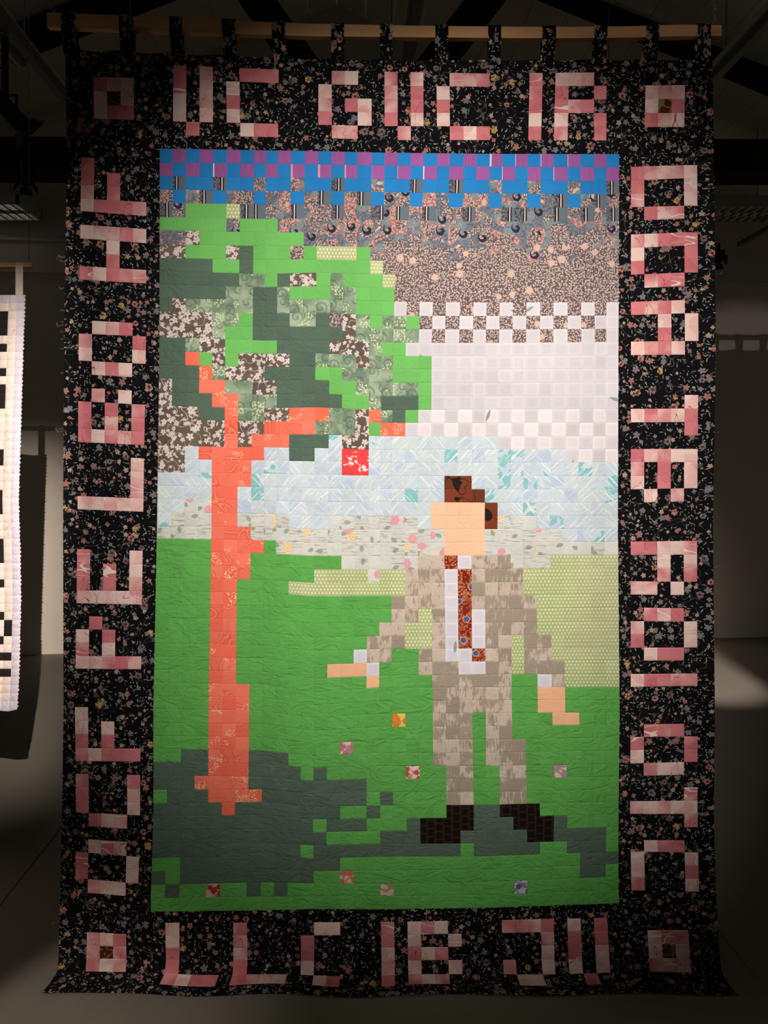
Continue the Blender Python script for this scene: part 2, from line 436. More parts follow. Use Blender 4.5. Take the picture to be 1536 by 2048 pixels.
POSY = [('orange_posy_cotton', (246, 196, 96), (250, 170, 60), (176, 62, 40)),
        ('pink_posy_cotton', (240, 200, 180), (236, 140, 150), (150, 70, 110)),
        ('red_posy_cotton', (240, 214, 196), (222, 92, 84), (170, 50, 50)),
        ('mauve_posy_cotton', (226, 202, 180), (206, 180, 176), (130, 80, 120)),
        ('crimson_posy_cotton', (214, 180, 150), (196, 62, 60), (140, 36, 42)),
        ('rose_posy_cotton', (228, 190, 160), (214, 128, 124), (180, 80, 90)),
        ('cream_posy_cotton', (216, 190, 160), (204, 170, 150), (132, 82, 88)),
        ('blue_posy_cotton', (190, 190, 200), (120, 112, 150), (52, 48, 80))]
for i_, (nm, bg, pe, co) in enumerate(POSY): cloth(nm, posy(bg, pe, co, 3.0 + i_ * 5))
cloth('neighbour_white_cotton', lambda b, uv, cell, r: b.mix(b.m('MULTIPLY', b.ramp(b.noise(b.scale(uv, 2.0), 1.0, 3.0)[0], 0.5, 0.7), r[0]), lin((206, 190, 180)), lin((190, 152, 138))))
def fn_lil(b, uv, cell, r):
    lf, e, c = b.leaves(uv, 4.0, 0.5, 0.14, 0.9, 2.0)
    return b.mix(b.m('MULTIPLY', lf, 0.7), lin((196, 184, 192)), lin((150, 140, 172)))
cloth('neighbour_lilac_cotton', fn_lil)
cloth('neighbour_black_cotton', lambda b, uv, cell, r: b.mix(b.m('MULTIPLY', edge_pale(b, cell, 0.3), -0.0), lin((30, 26, 24)), lin((60, 50, 34))))
cloth('neighbour_olive_cotton', plain((92, 68, 30)))

def pbr(name, rgb, rough=0.6, metal=0.0, fn=None, spec=0.3, bump=None):
    mt = bpy.data.materials.new(name); mt.use_nodes = True
    b = NB(mt.node_tree); bs = mt.node_tree.nodes['Principled BSDF']
    bs.inputs['Roughness'].default_value = rough; bs.inputs['Metallic'].default_value = metal
    bs.inputs['Specular IOR Level'].default_value = spec
    g = b.n.new('ShaderNodeNewGeometry').outputs['Position']
    if fn:
        c = fn(b, g)
        b.l.new(c, bs.inputs['Base Color'])
    else:
        n, _ = b.noise(g, 3.0, 3.0)
        b.l.new(b.mix(n, tuple(x * 0.92 for x in lin(rgb)[:3]) + (1,), tuple(min(1, x * 1.08) for x in lin(rgb)[:3]) + (1,)), bs.inputs['Base Color'])
    if bump:
        n, _ = b.noise(g, bump[0], 4.0)
        bp = b.n.new('ShaderNodeBump'); bp.inputs['Strength'].default_value = bump[1]; bp.inputs['Distance'].default_value = 0.01
        b.l.new(n, bp.inputs['Height']); b.l.new(bp.outputs[0], bs.inputs['Normal'])
    MATS[name] = mt
    return mt
pbr('wall_plaster', (214, 200, 186), 0.9, bump=(8, 0.15))
def fn_floor(b, g):
    n, _ = b.noise(b.v('MULTIPLY', g, (1.2, 1.2, 1)), 1.0, 4.0, 0.6)
    n2, _ = b.noise(b.v('MULTIPLY', g, (30, 3, 1)), 1.0, 2.0)
    c = b.mix(n, lin((114, 106, 96)), lin((136, 127, 115)))
    return b.mix(b.m('MULTIPLY', n2, 0.15), c, lin((90, 84, 76)))
pbr('floor_concrete', (150, 140, 128), 0.72, fn=fn_floor, spec=0.25, bump=(60, 0.05))
pbr('seam_dark', (60, 54, 48), 0.8)
pbr('roof_boards', (232, 228, 210), 0.9)
pbr('beam_wood', (34, 25, 17), 0.85, bump=(20, 0.3))
def fn_pine(b, g):
    n, _ = b.noise(b.v('MULTIPLY', g, (3.0, 60, 55)), 1.0, 3.0, 0.55, 0.6)
    k, _ = b.noise(b.v('MULTIPLY', g, (5, 12, 12)), 1.0, 0.0)
    c = b.mix(n, lin((206, 160, 112)), lin((176, 126, 82)))
    return b.mix(b.m('MULTIPLY', b.ramp(k, 0.70, 0.78), 0.7), c, lin((110, 66, 40)))
pbr('pine_wood', (200, 150, 100), 0.65, fn=fn_pine)
pbr('white_metal', (196, 194, 184), 0.5, spec=0.4)
pbr('track_grey', (112, 108, 100), 0.45, spec=0.5)
pbr('black_metal', (14, 14, 14), 0.45, spec=0.4)
pbr('steel', (150, 148, 142), 0.35, metal=0.9)
pbr('mirror_louvre', (220, 218, 210), 0.15, metal=1.0)
pbr('thread_cotton', (150, 130, 118), 0.9)

# ---- object helpers -------------------------------------------------
WORLD = {}
def wpos(o):
    return WORLD.get(o.name, Vector((0, 0, 0))) if o else Vector((0, 0, 0))
def empty(name, loc, parent=None, label=None, cat=None, group=None):
    o = bpy.data.objects.new(name, None); COL.objects.link(o)
    o.empty_display_size = 0.1
    o.parent = parent
    o.location = Vector(loc) - wpos(parent)
    WORLD[o.name] = Vector(loc)
    tag(o, label, cat, group)
    return o
def tag(o, label=None, cat=None, group=None, kind=None):
    if label: o['label'] = label
    if cat: o['category'] = cat
    if group: o['group'] = group
    if kind: o['kind'] = kind
    return o
class MB:
    def __init__(s): s.v = []; s.f = []; s.uv = []; s.cell = []; s.rnd = []; s.mi = []
    def quad(s, pts, uvs=None, cells=None, rnd=(0.5, 0.5, 0.5), mi=0):
        k = len(s.v); s.v += [Vector(p) for p in pts]; n = len(pts)
        s.f.append(tuple(range(k, k + n)))
        s.uv.append(uvs or [(p[0] * 25, p[2] * 25) for p in pts]); s.cell.append(cells or [(0.5, 0.5)] * n)
        s.rnd.append(rnd); s.mi.append(mi)
    def box(s, lo, hi, M=None):
        x0, y0, z0 = lo; x1, y1, z1 = hi
        P = [Vector(p) for p in ((x0, y0, z0), (x1, y0, z0), (x1, y1, z0), (x0, y1, z0), (x0, y0, z1), (x1, y0, z1), (x1, y1, z1), (x0, y1, z1))]
        if M: P = [M @ p for p in P]
        for f in ((0, 3, 2, 1), (4, 5, 6, 7), (0, 1, 5, 4), (1, 2, 6, 5), (2, 3, 7, 6), (3, 0, 4, 7)):
            s.quad([P[i] for i in f])
    def grid(s, pts, uvs, cells, rnd, mi=0, flip=False):
        """pts[j][i]; shared vertices, smooth"""
        k = len(s.v); nj, ni = len(pts), len(pts[0])
        for row in pts: s.v += [Vector(p) for p in row]
        for j in range(nj - 1):
            for i in range(ni - 1):
                q = [(j, i), (j + 1, i), (j + 1, i + 1), (j, i + 1)]
                if flip: q.reverse()
                s.f.append(tuple(k + a * ni + b_ for a, b_ in q))
                s.uv.append([uvs[a][b_] for a, b_ in q]); s.cell.append([cells[a][b_] for a, b_ in q])
                s.rnd.append(rnd); s.mi.append(mi)
    def beam(s, a, b_, wdt, hgt, up=(0, 0, 1)):
        a, b_ = Vector(a), Vector(b_); d = (b_ - a); L = d.length; d.normalize()
        up = Vector(up); x = d.cross(up).normalized(); z = x.cross(d).normalized()
        M = Matrix((x, d, z)).transposed().to_4x4(); M.translation = a
        s.box((-wdt / 2, 0, -hgt / 2), (wdt / 2, L, hgt / 2), M)
    def tube(s, pts, rad, seg=6):
        rings = []
        for i, p in enumerate(pts):
            p = Vector(p); d = (Vector(pts[min(i + 1, len(pts) - 1)]) - Vector(pts[max(i - 1, 0)])).normalized()
            up = Vector((0, 0, 1)) if abs(d.z) < 0.9 else Vector((1, 0, 0))
            x = d.cross(up).normalized(); y = d.cross(x)
            rings.append([p + (x * math.cos(t) + y * math.sin(t)) * rad for t in [6.2832 * k / seg for k in range(seg)]])
        for i in range(len(rings) - 1):
            for k in range(seg):
                k2 = (k + 1) % seg
                s.quad([rings[i][k], rings[i][k2], rings[i + 1][k2], rings[i + 1][k]])
        s.quad(rings[0][::-1]); s.quad(rings[-1])
    def build(s, name, mats, parent=None, origin=None, smooth=False, weld=False):
        if origin is None:
            origin = sum(s.v, Vector()) / max(1, len(s.v)) if parent is not None else Vector((0, 0, 0))
        origin = Vector(origin)
        me = bpy.data.meshes.new(name)
        me.from_pydata([tuple(v - origin) for v in s.v], [], s.f)
        u = me.uv_layers.new(name='UVMap'); c = me.uv_layers.new(name='cell')
        a = me.color_attributes.new('rnd', 'FLOAT_COLOR', 'CORNER')
        uu, cc, aa = [], [], []
        for fi in range(len(s.f)):
            for k in range(len(s.f[fi])):
                uu += s.uv[fi][k][:2]; cc += s.cell[fi][k][:2]; aa += list(s.rnd[fi]) + [1.0]
        me.uv_layers['UVMap'].data.foreach_set('uv', uu); me.uv_layers['cell'].data.foreach_set('uv', cc)
        me.color_attributes['rnd'].data.foreach_set('color', aa)
        if not isinstance(mats, (list, tuple)): mats = [mats]
        for m_ in mats: me.materials.append(MATS[m_] if isinstance(m_, str) else m_)
        if len(mats) > 1: me.polygons.foreach_set('material_index', s.mi)
        if smooth: me.polygons.foreach_set('use_smooth', [True] * len(s.f))
        if weld:
            bm = bmesh.new(); bm.from_mesh(me); bmesh.ops.remove_doubles(bm, verts=bm.verts, dist=1e-5); bm.to_mesh(me); bm.free()
        me.update()
        o = bpy.data.objects.new(name, me); COL.objects.link(o)
        o.parent = parent; o.location = origin - wpos(parent)
        WORLD[o.name] = origin
        return o

def at(px, py, d):
    """point at depth d seen at photo pixel (px, py)"""
    return Vector(((px - 768) / F * d, d, CAMH - (py - HOR) / F * d))

# ================================================================== the room
YAW = math.radians(2.43)
def room(x, y, z):      # room axes (turned a little against the quilt) -> world
    return Vector((x * math.cos(YAW) - y * math.sin(YAW), x * math.sin(YAW) + y * math.cos(YAW), z))
def rbox(mb, lo, hi):
    M = Matrix.Rotation(YAW, 4, 'Z'); mb.box(lo, hi, M)

mb = MB(); rbox(mb, (-9, -14, -0.1), (9, 9, 0)); tag(mb.build('floor', 'floor_concrete'), kind='structure')
# floor joints running away from the camera
for i, (x, y0, y1) in enumerate(((-1.245, 1.7, 6.0), (1.23, 1.7, 6.0))):
    mb = MB(); rbox(mb, (x - 0.0025, y0, -0.004), (x + 0.0025, y1, 0.0012))
    tag(mb.build('trim_%d' % (i + 1), 'seam_dark' if i == 0 else 'track_grey'), kind='structure')
# back wall: from the measured floor line
WA = at(110, 1308, F * CAMH / (1308 - HOR)); WB = at(1500, 1275, F * CAMH / (1275 - HOR))
wd = (WB - WA); wd.z = 0; wl = wd.length; wd.normalize(); wn = Vector((-wd.y, wd.x, 0))   # wn points away
def wallM():
    M = Matrix((wd, wn, Vector((0, 0, 1)))).transposed().to_4x4(); M.translation = Vector((WA.x, WA.y, 0)); return M
WM = wallM()
mb = MB(); mb.box((-5, 0, 0), (11, 0.2, 6.0), WM); tag(mb.build('wall_back', 'wall_plaster'), kind='structure')
# horizontal ledges of the wall
for i, (z0, z1, dp) in enumerate(((3.06, 3.11, 0.05), (3.32, 3.34, 0.03))):
    mb = MB(); mb.box((-5, -dp, z0), (11, 0.0, z1), WM); tag(mb.build('trim_%d' % (i + 3), 'wall_plaster'), kind='structure')
# roof planes
APEX, PITCH = 5.35, 0.40
CX = -0.13
for sgn, nm in ((-1, 'roof_left'), (1, 'roof_right')):
    mb = MB()
    x1 = CX + sgn * 5.6
    z1 = APEX - PITCH * 5.6
    for k in range(24):                     # boards
        a0, a1 = k / 24, (k + 1) / 24
        xa, xb = CX + (x1 - CX) * a0, CX + (x1 - CX) * a1
        za, zb = APEX + (z1 - APEX) * a0, APEX + (z1 - APEX) * a1
        g = 0.006 * (1 if sgn > 0 else -1)
        for (ya, yb) in ((-2.6, 9),):
            P = [room(xa + g, ya, za), room(xb, ya, zb), room(xb, yb, zb), room(xa + g, yb, za)]
            mb.quad(P); mb.quad([p + Vector((0, 0, 0.03)) for p in P[::-1]])
            mb.quad([P[0], P[3], P[3] + Vector((0, 0, 0.03)), P[0] + Vector((0, 0, 0.03))])
    tag(mb.build('ceiling' if sgn < 0 else 'ceiling.001', 'roof_boards'), kind='structure')
# timber truss in front of the back wall
TD = 5.0
truss = empty('roof_truss', at(729, 320, TD), label='dark timber roof truss with tie beam crossing behind the hanging quilts', cat='roof truss')
def tb(name, a, b_, hpx, dep=0.22):
    m_ = MB(); m_.beam(at(a[0], a[1], TD), at(b_[0], b_[1], TD), dep, hpx * TD / F, up=(0, 1, 0) if False else (0, 0, 1))
    return m_.build(name, 'beam_wood', truss)
mbx = MB(); A_ = at(-700, 318, TD + 0.02); B_ = at(2300, 328, TD + 0.02)
mbx.beam(A_, B_, 0.26, 62 * TD / F); mbx.build('tie_beam', 'beam_wood', truss)
tb('rafter', (-700, 372), (745, -192), 50, 0.12)
tb('rafter', (714, -192), (2300, 470), 54, 0.12)
tb('strut', (722, 300), (424, -130), 58, 0.12)
tb('strut', (738, 300), (1072, -130), 58, 0.12)

# lighting tracks running away from the camera
def track(name, px, py, label, z=3.3, y1=5.9, y0=-2.5):
    d = (z - CAMH) * F / (HOR - py)
    x = (px - 768) / F * d
    # room coordinates of that point
    xr = x * math.cos(YAW) + d * math.sin(YAW)
    t = empty(name, room(xr, 2.0, z), label=label, cat='lighting track')
    m_ = MB(); rbox(m_, (xr - 0.018, y0, z), (xr + 0.018, y1, z + 0.035)); m_.build('rail', 'track_grey', t)
    m_ = MB(); rbox(m_, (xr - 0.035, y0, z + 0.055), (xr + 0.018, y1, z + 0.062)); rbox(m_, (xr - 0.035, y0, z + 0.035), (xr - 0.030, y1, z + 0.055)); m_.build('cable_tray', 'white_metal', t)
    for yy in (-1.0, 1.2, 3.2, 4.7):
        ztop = APEX - PITCH * abs(xr - CX) - 0.02
        m_ = MB(); m_.tube([room(xr, yy, z + 0.03), room(xr, yy, ztop)], 0.004, 5)
        m_.build('suspension_wire', 'steel', t)
    return xr, t
XL, _ = track('lighting_track', 29, 81, 'grey ceiling lighting track at upper left, beside the top left quilt corner')
XM, _ = track('lighting_track', 832, 40, 'dark ceiling lighting track above the middle of the large quilt')
XR, _ = track('lighting_track', 1536, 51, 'grey ceiling lighting track at upper right, beside the top right quilt corner')
XQ, _ = track('lighting_track', 1536, 462, 'thin lighting track at far right, just below the hanging fluorescent lamp')

# black spotlights hanging from the left track
def spotlight(loc, aim, label, drop=0.5, group=None):
    loc = Vector(loc); aim = Vector(aim).normalized()
    t = empty('track_spotlight', loc, label=label, cat='spotlight', group=group)
    m_ = MB(); m_.tube([loc + Vector((0, 0, 0.02)), loc + Vector((0, 0, drop))], 0.014, 8); m_.build('stem', 'black_metal', t)
    m_ = MB(); m_.tube([loc - aim * 0.07, loc - aim * 0.065, loc + aim * 0.05, loc + aim * 0.09], 0.036, 14)
    hd = m_.build('lamp_head', 'black_metal', t)
    m_ = MB()
    x = aim.cross(Vector((0, 0, 1))).normalized(); z = x.cross(aim)
    for s_ in (-1, 1):
        for ax, o_ in ((x, z), (z, x)):
            c = loc + aim * 0.09 + ax * 0.04 * s_
            e = c + (aim * 0.8 + ax * s_ * 0.6).normalized() * 0.05
            m_.quad([c - o_ * 0.03, c + o_ * 0.03, e + o_ * 0.038, e - o_ * 0.038])
            m_.quad([e - o_ * 0.038 + ax * 0.001, e + o_ * 0.038 + ax * 0.001, c + o_ * 0.03 + ax * 0.001, c - o_ * 0.03 + ax * 0.001])
    m_.build('barn_door', 'black_metal', t)
    m_ = MB(); m_.box(tuple(loc + Vector((-0.05, -0.006, -0.045))), tuple(loc + Vector((-0.043, 0.006, 0.05))))
    m_.box(tuple(loc + Vector((0.043, -0.006, -0.045))), tuple(loc + Vector((0.05, 0.006, 0.05))))
    m_.box(tuple(loc + Vector((-0.05, -0.006, 0.043))), tuple(loc + Vector((0.05, 0.006, 0.05)))); m_.build('yoke', 'black_metal', t)
    return t
spotlight(at(10, 214, 3.0), (0.5, 0.5, -0.55), 'black barn-door spotlight on a thick stem at the upper left edge', drop=0.285)
spotlight(at(52, 342, 4.75), (-0.3, 0.6, -0.6), 'small black spotlight under the dark tie beam at left', drop=0.30)
spotlight(at(1437, 512, 6.05), (-0.3, -0.6, -0.4), 'small black spotlight on the thin track at far right', drop=0.10)
def added_shutter(lamp, right_dir, label):
    """unseen spot with an upright plate added to block part of its beam, its edge given by a horizontal direction"""
    t = empty('track_spotlight', lamp, label=label, cat='spotlight')
    e = Vector((right_dir[0], right_dir[1], 0)).normalized()
    s_ = Vector((e.y, -e.x, 0)) * right_dir[2]          # towards the blocked side
    c = lamp + e * 0.16 + Vector((0, 0, -0.07))
    m_ = MB(); z = Vector((0, 0, 1)); k = 0.002 * e
    P_ = [c + z * 0.1, c - z * 0.1, c - z * 0.1 + s_ * 0.11, c + z * 0.1 + s_ * 0.11]
    m_.quad(P_); m_.quad([p + k for p in P_[::-1]])
    m_.build('barn_door', 'black_metal', t)  # added out of view, only to cut the edge of the light
    m_ = MB(); m_.tube([lamp + Vector((0, 0, 0.06)), lamp + Vector((0, 0, 0.20))], 0.012, 8); m_.build('stem', 'black_metal', t)
    m_ = MB(); d_ = (e * 0.9 - z * 0.42).normalized(); m_.tube([lamp - d_ * 0.12, lamp - d_ * 0.01], 0.04, 14); m_.build('lamp_head', 'black_metal', t)
added_shutter(LB, (-1.275, 3.26, 1), 'unseen spotlight with added blocking plate aimed past the large quilt at the white quilt')
added_shutter(LE, (0.05, 1, 1), 'unseen spotlight with added blocking plate lighting the floor right of the large quilt')
added_shutter(LF, (1.58, 3.3, -1), 'unseen spotlight with added blocking plate lighting the floor at the lower left')
# air vent on the ceiling side of the left track
vt = empty('air_vent', at(16, 112, 3.6), label='pale slatted vent box beside the left lighting track', cat='vent')
m_ = MB(); p = at(16, 112, 3.6); m_.box(tuple(p + Vector((-0.11, -0.12, 0.0))), tuple(p + Vector((0.045, 0.10, 0.05)))); m_.build('body', 'track_grey', vt)
m_ = MB()
for k in range(4): m_.box(tuple(p + Vector((-0.1 + 0.034 * k, -0.11, -0.006))), tuple(p + Vector((-0.08 + 0.034 * k, 0.09, 0.0))))
m_.build('louvre', 'white_metal', vt)

# hanging fluorescent luminaires
pbr('reflection_glow', (235, 232, 225), 0.5)  # unlit tubes given a glow, standing in for reflections in the louvre cells
_bs = MATS['reflection_glow'].node_tree.nodes['Principled BSDF']; _bs.inputs['Emission Color'].default_value = (1, 0.97, 0.93, 1); _bs.inputs['Emission Strength'].default_value = 0.75
def fluorescent(x0, x1, d0, d1, z, label, tube='white_metal'):
    t = empty('fluorescent_lamp', ((x0 + x1) / 2, (d0 + d1) / 2, z), label=label, cat='ceiling lamp', group=None)
    m_ = MB(); 
    m_.box((x0, d0, z + 0.0), (x1, d0 + 0.012, z + 0.07)); m_.box((x0, d1 - 0.012, z), (x1, d1, z + 0.07))
    m_.box((x0, d0, z), (x0 + 0.02, d1, z + 0.07)); m_.box((x1 - 0.02, d0, z), (x1, d1, z + 0.07))
    m_.box((x0, d0, z + 0.07), (x1, d1, z + 0.085)); m_.build('housing', 'white_metal', t)
    m_ = MB()
    n = int((x1 - x0) / 0.065)
    for k in range(1, n):
        xx = x0 + (x1 - x0) * k / n
        m_.box((xx - 0.010, d0 + 0.02, z + 0.004), (xx + 0.010, d1 - 0.02, z + 0.03))
    for yy in ((d0 + d1) / 2,):
        m_.box((x0 + 0.02, yy - 0.04, z + 0.004), (x1 - 0.02, yy + 0.04, z + 0.03))
    m_.build('louvre_grille', 'white_metal', t)
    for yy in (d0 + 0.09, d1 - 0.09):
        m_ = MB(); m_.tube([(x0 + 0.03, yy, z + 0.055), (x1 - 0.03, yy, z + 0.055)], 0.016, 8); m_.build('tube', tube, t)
    for xx in (x0 + 0.15, x1 - 0.15):
        m_ = MB(); m_.tube([(xx, (d0 + d1) / 2, z + 0.08), (xx, (d0 + d1) / 2, APEX - PITCH * abs(xx - CX) - 0.02)], 0.004, 5)
        m_.build('suspension_wire', 'steel', t)
fluorescent(-3.95, -2.68, 5.42, 5.8, 3.44, 'hanging white louvred fluorescent lamp with a glow for the reflections in its cells, beyond the left edge of the large quilt', 'reflection_glow')
fluorescent(1.75, 2.98, 5.42, 5.8, 3.42, 'hanging white louvred fluorescent lamp beyond the right edge of the large quilt')

# ================================================================== the big quilt
# picture panel: 57 rows x 35 columns (one letter per patch)
ART = [
 "BPBPBPBPBPBPBPBPBPBPBPBPBPBPBPBPBPB",
 "PBPBPBPBPBPBPBPBPBPBPBPBPBPBPBPBPBP",
 "BSBBSBBFBBFBBSBBFBBSBBSBBFBBFBBFBBS",
 "FBFSBFFBFFBFSBFSBFFBFFBFFBFFBFSBFSF",
 "SFGGGdSSFFSFFSFFSFSFSFFSFFSSFFSFSFS",
 "GGGGGFGGGFFFFFFFFFFFFFFFFFFFFFFFFFF",
 "FFbGGGGGGGGFFFFFFFFmFFFFFmmFmFFmmFF",
 "bbGGGbDGGGmGdddGFFmmmmFmmFmmFmmFmmm",
 "DDDDGGDGGGGGGGGGdmmmmmmmmmmmmmmmmmm",
 "DDDDDDssGDbbGsGGGdmmmmmmmmmmmmmmmmm",
 "DDDDDssDDsGGGssGGGmmmmmmmmmmmmmmmmm",
 "DbsssssDDssssssGGGwmwmwmwmwmwmwmwmw",
 "bbbbssGDDDssDmbsGssGmwmwmwmwmwmwmww",
 "bbbbsGGDDDDDDDbsssssw mwmwmwmwmwmwmw".replace(' ', ''),
 "DDsbbGGGGDDDDbbbsGGwwwwwwwwwwwwwwww",
 "DDoGbGbbbbDDsssbssGGGwwwwwwwwwwwwww",
 "DDDosbbbDDDDGGssssGGGwwwwwwwwwwwwww",
 "bDDoossbbDDDDGGsssssGwwwwwwwwwwwwww",
 "bDDDoosssDDDDDGGsDDDGwwwwwwwwwwwwww",
 "bbbDDossbbooossbosDGwWwWwWwWwWwWwWw",
 "bbbbbobboooosssbGoowWwWwWwWwWwWwWwW",
 "bbbbboboooDDDibbiiiiiiiiiiwWwWwWwWw",
 "bbioooooiiDDiiRRiiiiiiiiiiiiiiiwWwW",
 "bbiioooiiiiiiiRRiiiiiiiiiiiiiiiiiii",
 "iiiioooiiiiiiiiiiiiiiihhiiiiiiiiiii",
 "iiiiooiiiiiiiiiiiiiiiihhhiiiiiiiiii",
 "iiccooiiiiiiiiiiiiiiikkkkhiiiiiiiii",
 "icccooccccииicccccccikkkkhccciiiiii".replace('и', 'i'),
 "ccccoooccccccccccccccckkkcccccciiii".replace('ccccciiii', 'ccccciiii'),
 "GGGGooooGcccccccccccccKKkcccccccccc",
 "GGGGoooGGGGGGGccccccjjtHjjjcccddddd",
 "GGGGoooGGGGGddddcddjjjHtjjjjddddddd",
 "GGGGooGGGGdddddddddjjjHtjjjjddddddd",
 "GGGGooGGGGGGGGGGGGjjjjHtjjjjjdddddd",
 "GGGGooGGGGGGGGGGGGjjdjHtHjjjjdddddd",
 "GGGGooGGGGGGGGGGGjjddjHtHjjjjdddddd",
 "GGGGooGGGGGGGGGGjjjddjHtHjjdjjddddd",
 "GGGGooGGGGGGGGGHjjGGjjHHtjjdjjddddd",
 "GGGGooGGGGGGGkkkHGGGjjjHHjjdjjjdddd",
 "GGGGooGGGGGGGGGGkGGGGjjjjjjGGHjdddd",
 "GGGGoooGGGGGGGGGGGGGGjjjjjjGGkkGGGG",
 "GGGGoooGGGGGGGGGGGGGGjjjjjjGGkkGGGG",
 "GGGGoooGGGGGGGGGGG1GGjjjGjjGGGkkGGG",
 "GGGGoooGGGGGGGGGGGGGGjjjGjjGGGGGGGG",
 "GGGGoooGGGGGGG2GGGGGGjjjGjjjGGGGGGG",
 "GGDDoooDDDGGGGGGGGGGGjjjGjjjGGGGGGG",
 "DDDDoooDDDDGDGGGGGG3GGjjGGjjGG4GGGG",
 "DDDooooDDDDDDDDDGGGGGGjjGGjjGGGGGGG",
 "GDDDooooDDDDDDDDGDGGGGjjGGjjGGGGGGG",
 "DDDDDoDDDDDDDDGGDGGGGGXXDDXXXGGGGGG",
 "DDDDDDDDDDDDGDDDGGGDXXXXDDDXXXDGGGG",
 "DDDDDDDDDDDDDGGGGDDDXXXDDDDDXXDDDDG",
 "DDDDDDDDDDDGDDDDDDDDDDDGDDDDDGGDDDG",
 "GGDDDDDDDDDDDDGGGGGGGGGGGGGGGGGGDDD",
 "DGDDDDDDDDDDGG6GGGGGGGGGGGGGGGGGDDG",
 "GDGG5GGDGDGGGGGGG7GGGGGGGGG8GGGGGGG",
 "GGGGGGGGGGGGGGGGGGGGGGGGGGGGGGGGGGG",
]
for i_, r_ in enumerate(ART): assert len(r_) == 35, (i_, len(r_), r_)
assert len(ART) == 57

# border letters: name -> list of (col,row); bitmaps with top-left cell
def bits(c, r, rows): return [(c + i, r + j) for j, s in enumerate(rows) for i, ch in enumerate(s) if ch == '#']
LET = [
 # top
 ('V', bits(1, -6, ["#.#", "#.#", "#.#", "#.#", ".#."])),
 ('C', bits(5, -6, [".###", "#...", "#...", "#...", ".###"])),
 ('G', bits(12, -6, [".##.", "#...", "#.##", "#..#", ".##."])),
 ('V', bits(17, -6, ["#.#", "#.#", "#.#", "#.#", ".#."])),
 ('C', bits(21, -6, [".###", "#...", "#...", "#...", ".###"])),
 ('I', bits(28, -6, ["#"] * 5)),
 ('R', bits(30, -6, ["###.", "#..#", "###.", "#..#", "#..#"])),
 # left, letters lying on their side
 ('F', bits(-6, 1, ["#....", "#.#..", "#.#..", "#####"])),
 ('H', bits(-6, 6, ["#####", "..#..", "..#..", "#####"])),
 ('O', bits(-6, 13, [".###.", "#...#", "#...#", ".###."])),
 ('B', bits(-6, 18, [".#.#.", "#.#.#", "#.#.#", "#####"])),
 ('L', bits(-6, 23, ["....#", "....#", "....#", "#####"])),
 ('E', bits(-6, 30, ["#...#", "#.#.#", "#.#.#", "#####"])),
 ('P', bits(-6, 35, [".#...", "#.#..", "#.#..", "#####"])),
 ('F', bits(-6, 42, ["#....", "#.#..", "#.#..", "#####"])),
 ('U', bits(-6, 47, ["#...#", "#...#", "#...#", ".###."])),
 ('O', bits(-6, 52, [".###.", "#...#", "#...#", ".###."])),
 # right
 ('D', bits(36, 1, ["#####", "#...#", "#...#", ".###."])),
 ('D', bits(36, 6, ["#####", "#...#", "#...#", ".###."])),
 ('A', bits(36, 11, ["####.", "..#.#", "..#.#", "####."])),
 ('T', bits(36, 18, ["....#", "#####", "....#"])),
 ('B', bits(36, 22, ["#####", "#.#.#", "#.#.#", ".#.#."])),
 ('R', bits(36, 29, ["#####", "..#.#", "..#.#", "##.#."])),
 ('O', bits(36, 34, [".###.", "#...#", "#...#", ".###."])),
 ('I', bits(36, 39, ["#####"])),
 ('O', bits(36, 43, [".###.", "#...#", "#...#", ".###."])),
 ('T', bits(36, 48, ["....#", "#####", "....#"])),
 ('C', bits(36, 52, [".###.", "#...#", "#...#", "#...#"])),
 # bottom
 ('L', bits(1, 58, ["#...", "#...", "#...", "#...", "####"])),
 ('L', bits(6, 58, ["#...", "#...", "#...", "#...", "####"])),
 ('C', bits(11, 58, [".##", "#..", "#..", "#..", ".##"])),
 ('I', bits(17, 58, ["#"] * 5)),
 ('B', bits(19, 58, ["###.", "#..#", "###.", "#..#", "###."])),
 ('J', bits(26, 58, ["####", "...#", "...#", "#..#", ".##."])),
 ('V', bits(31, 58, ["#.#", "#.#", "#.#", "#.#", ".#."])),
]
CORN = [(-5, -5), (37, -5), (-5, 59), (37, 59)]

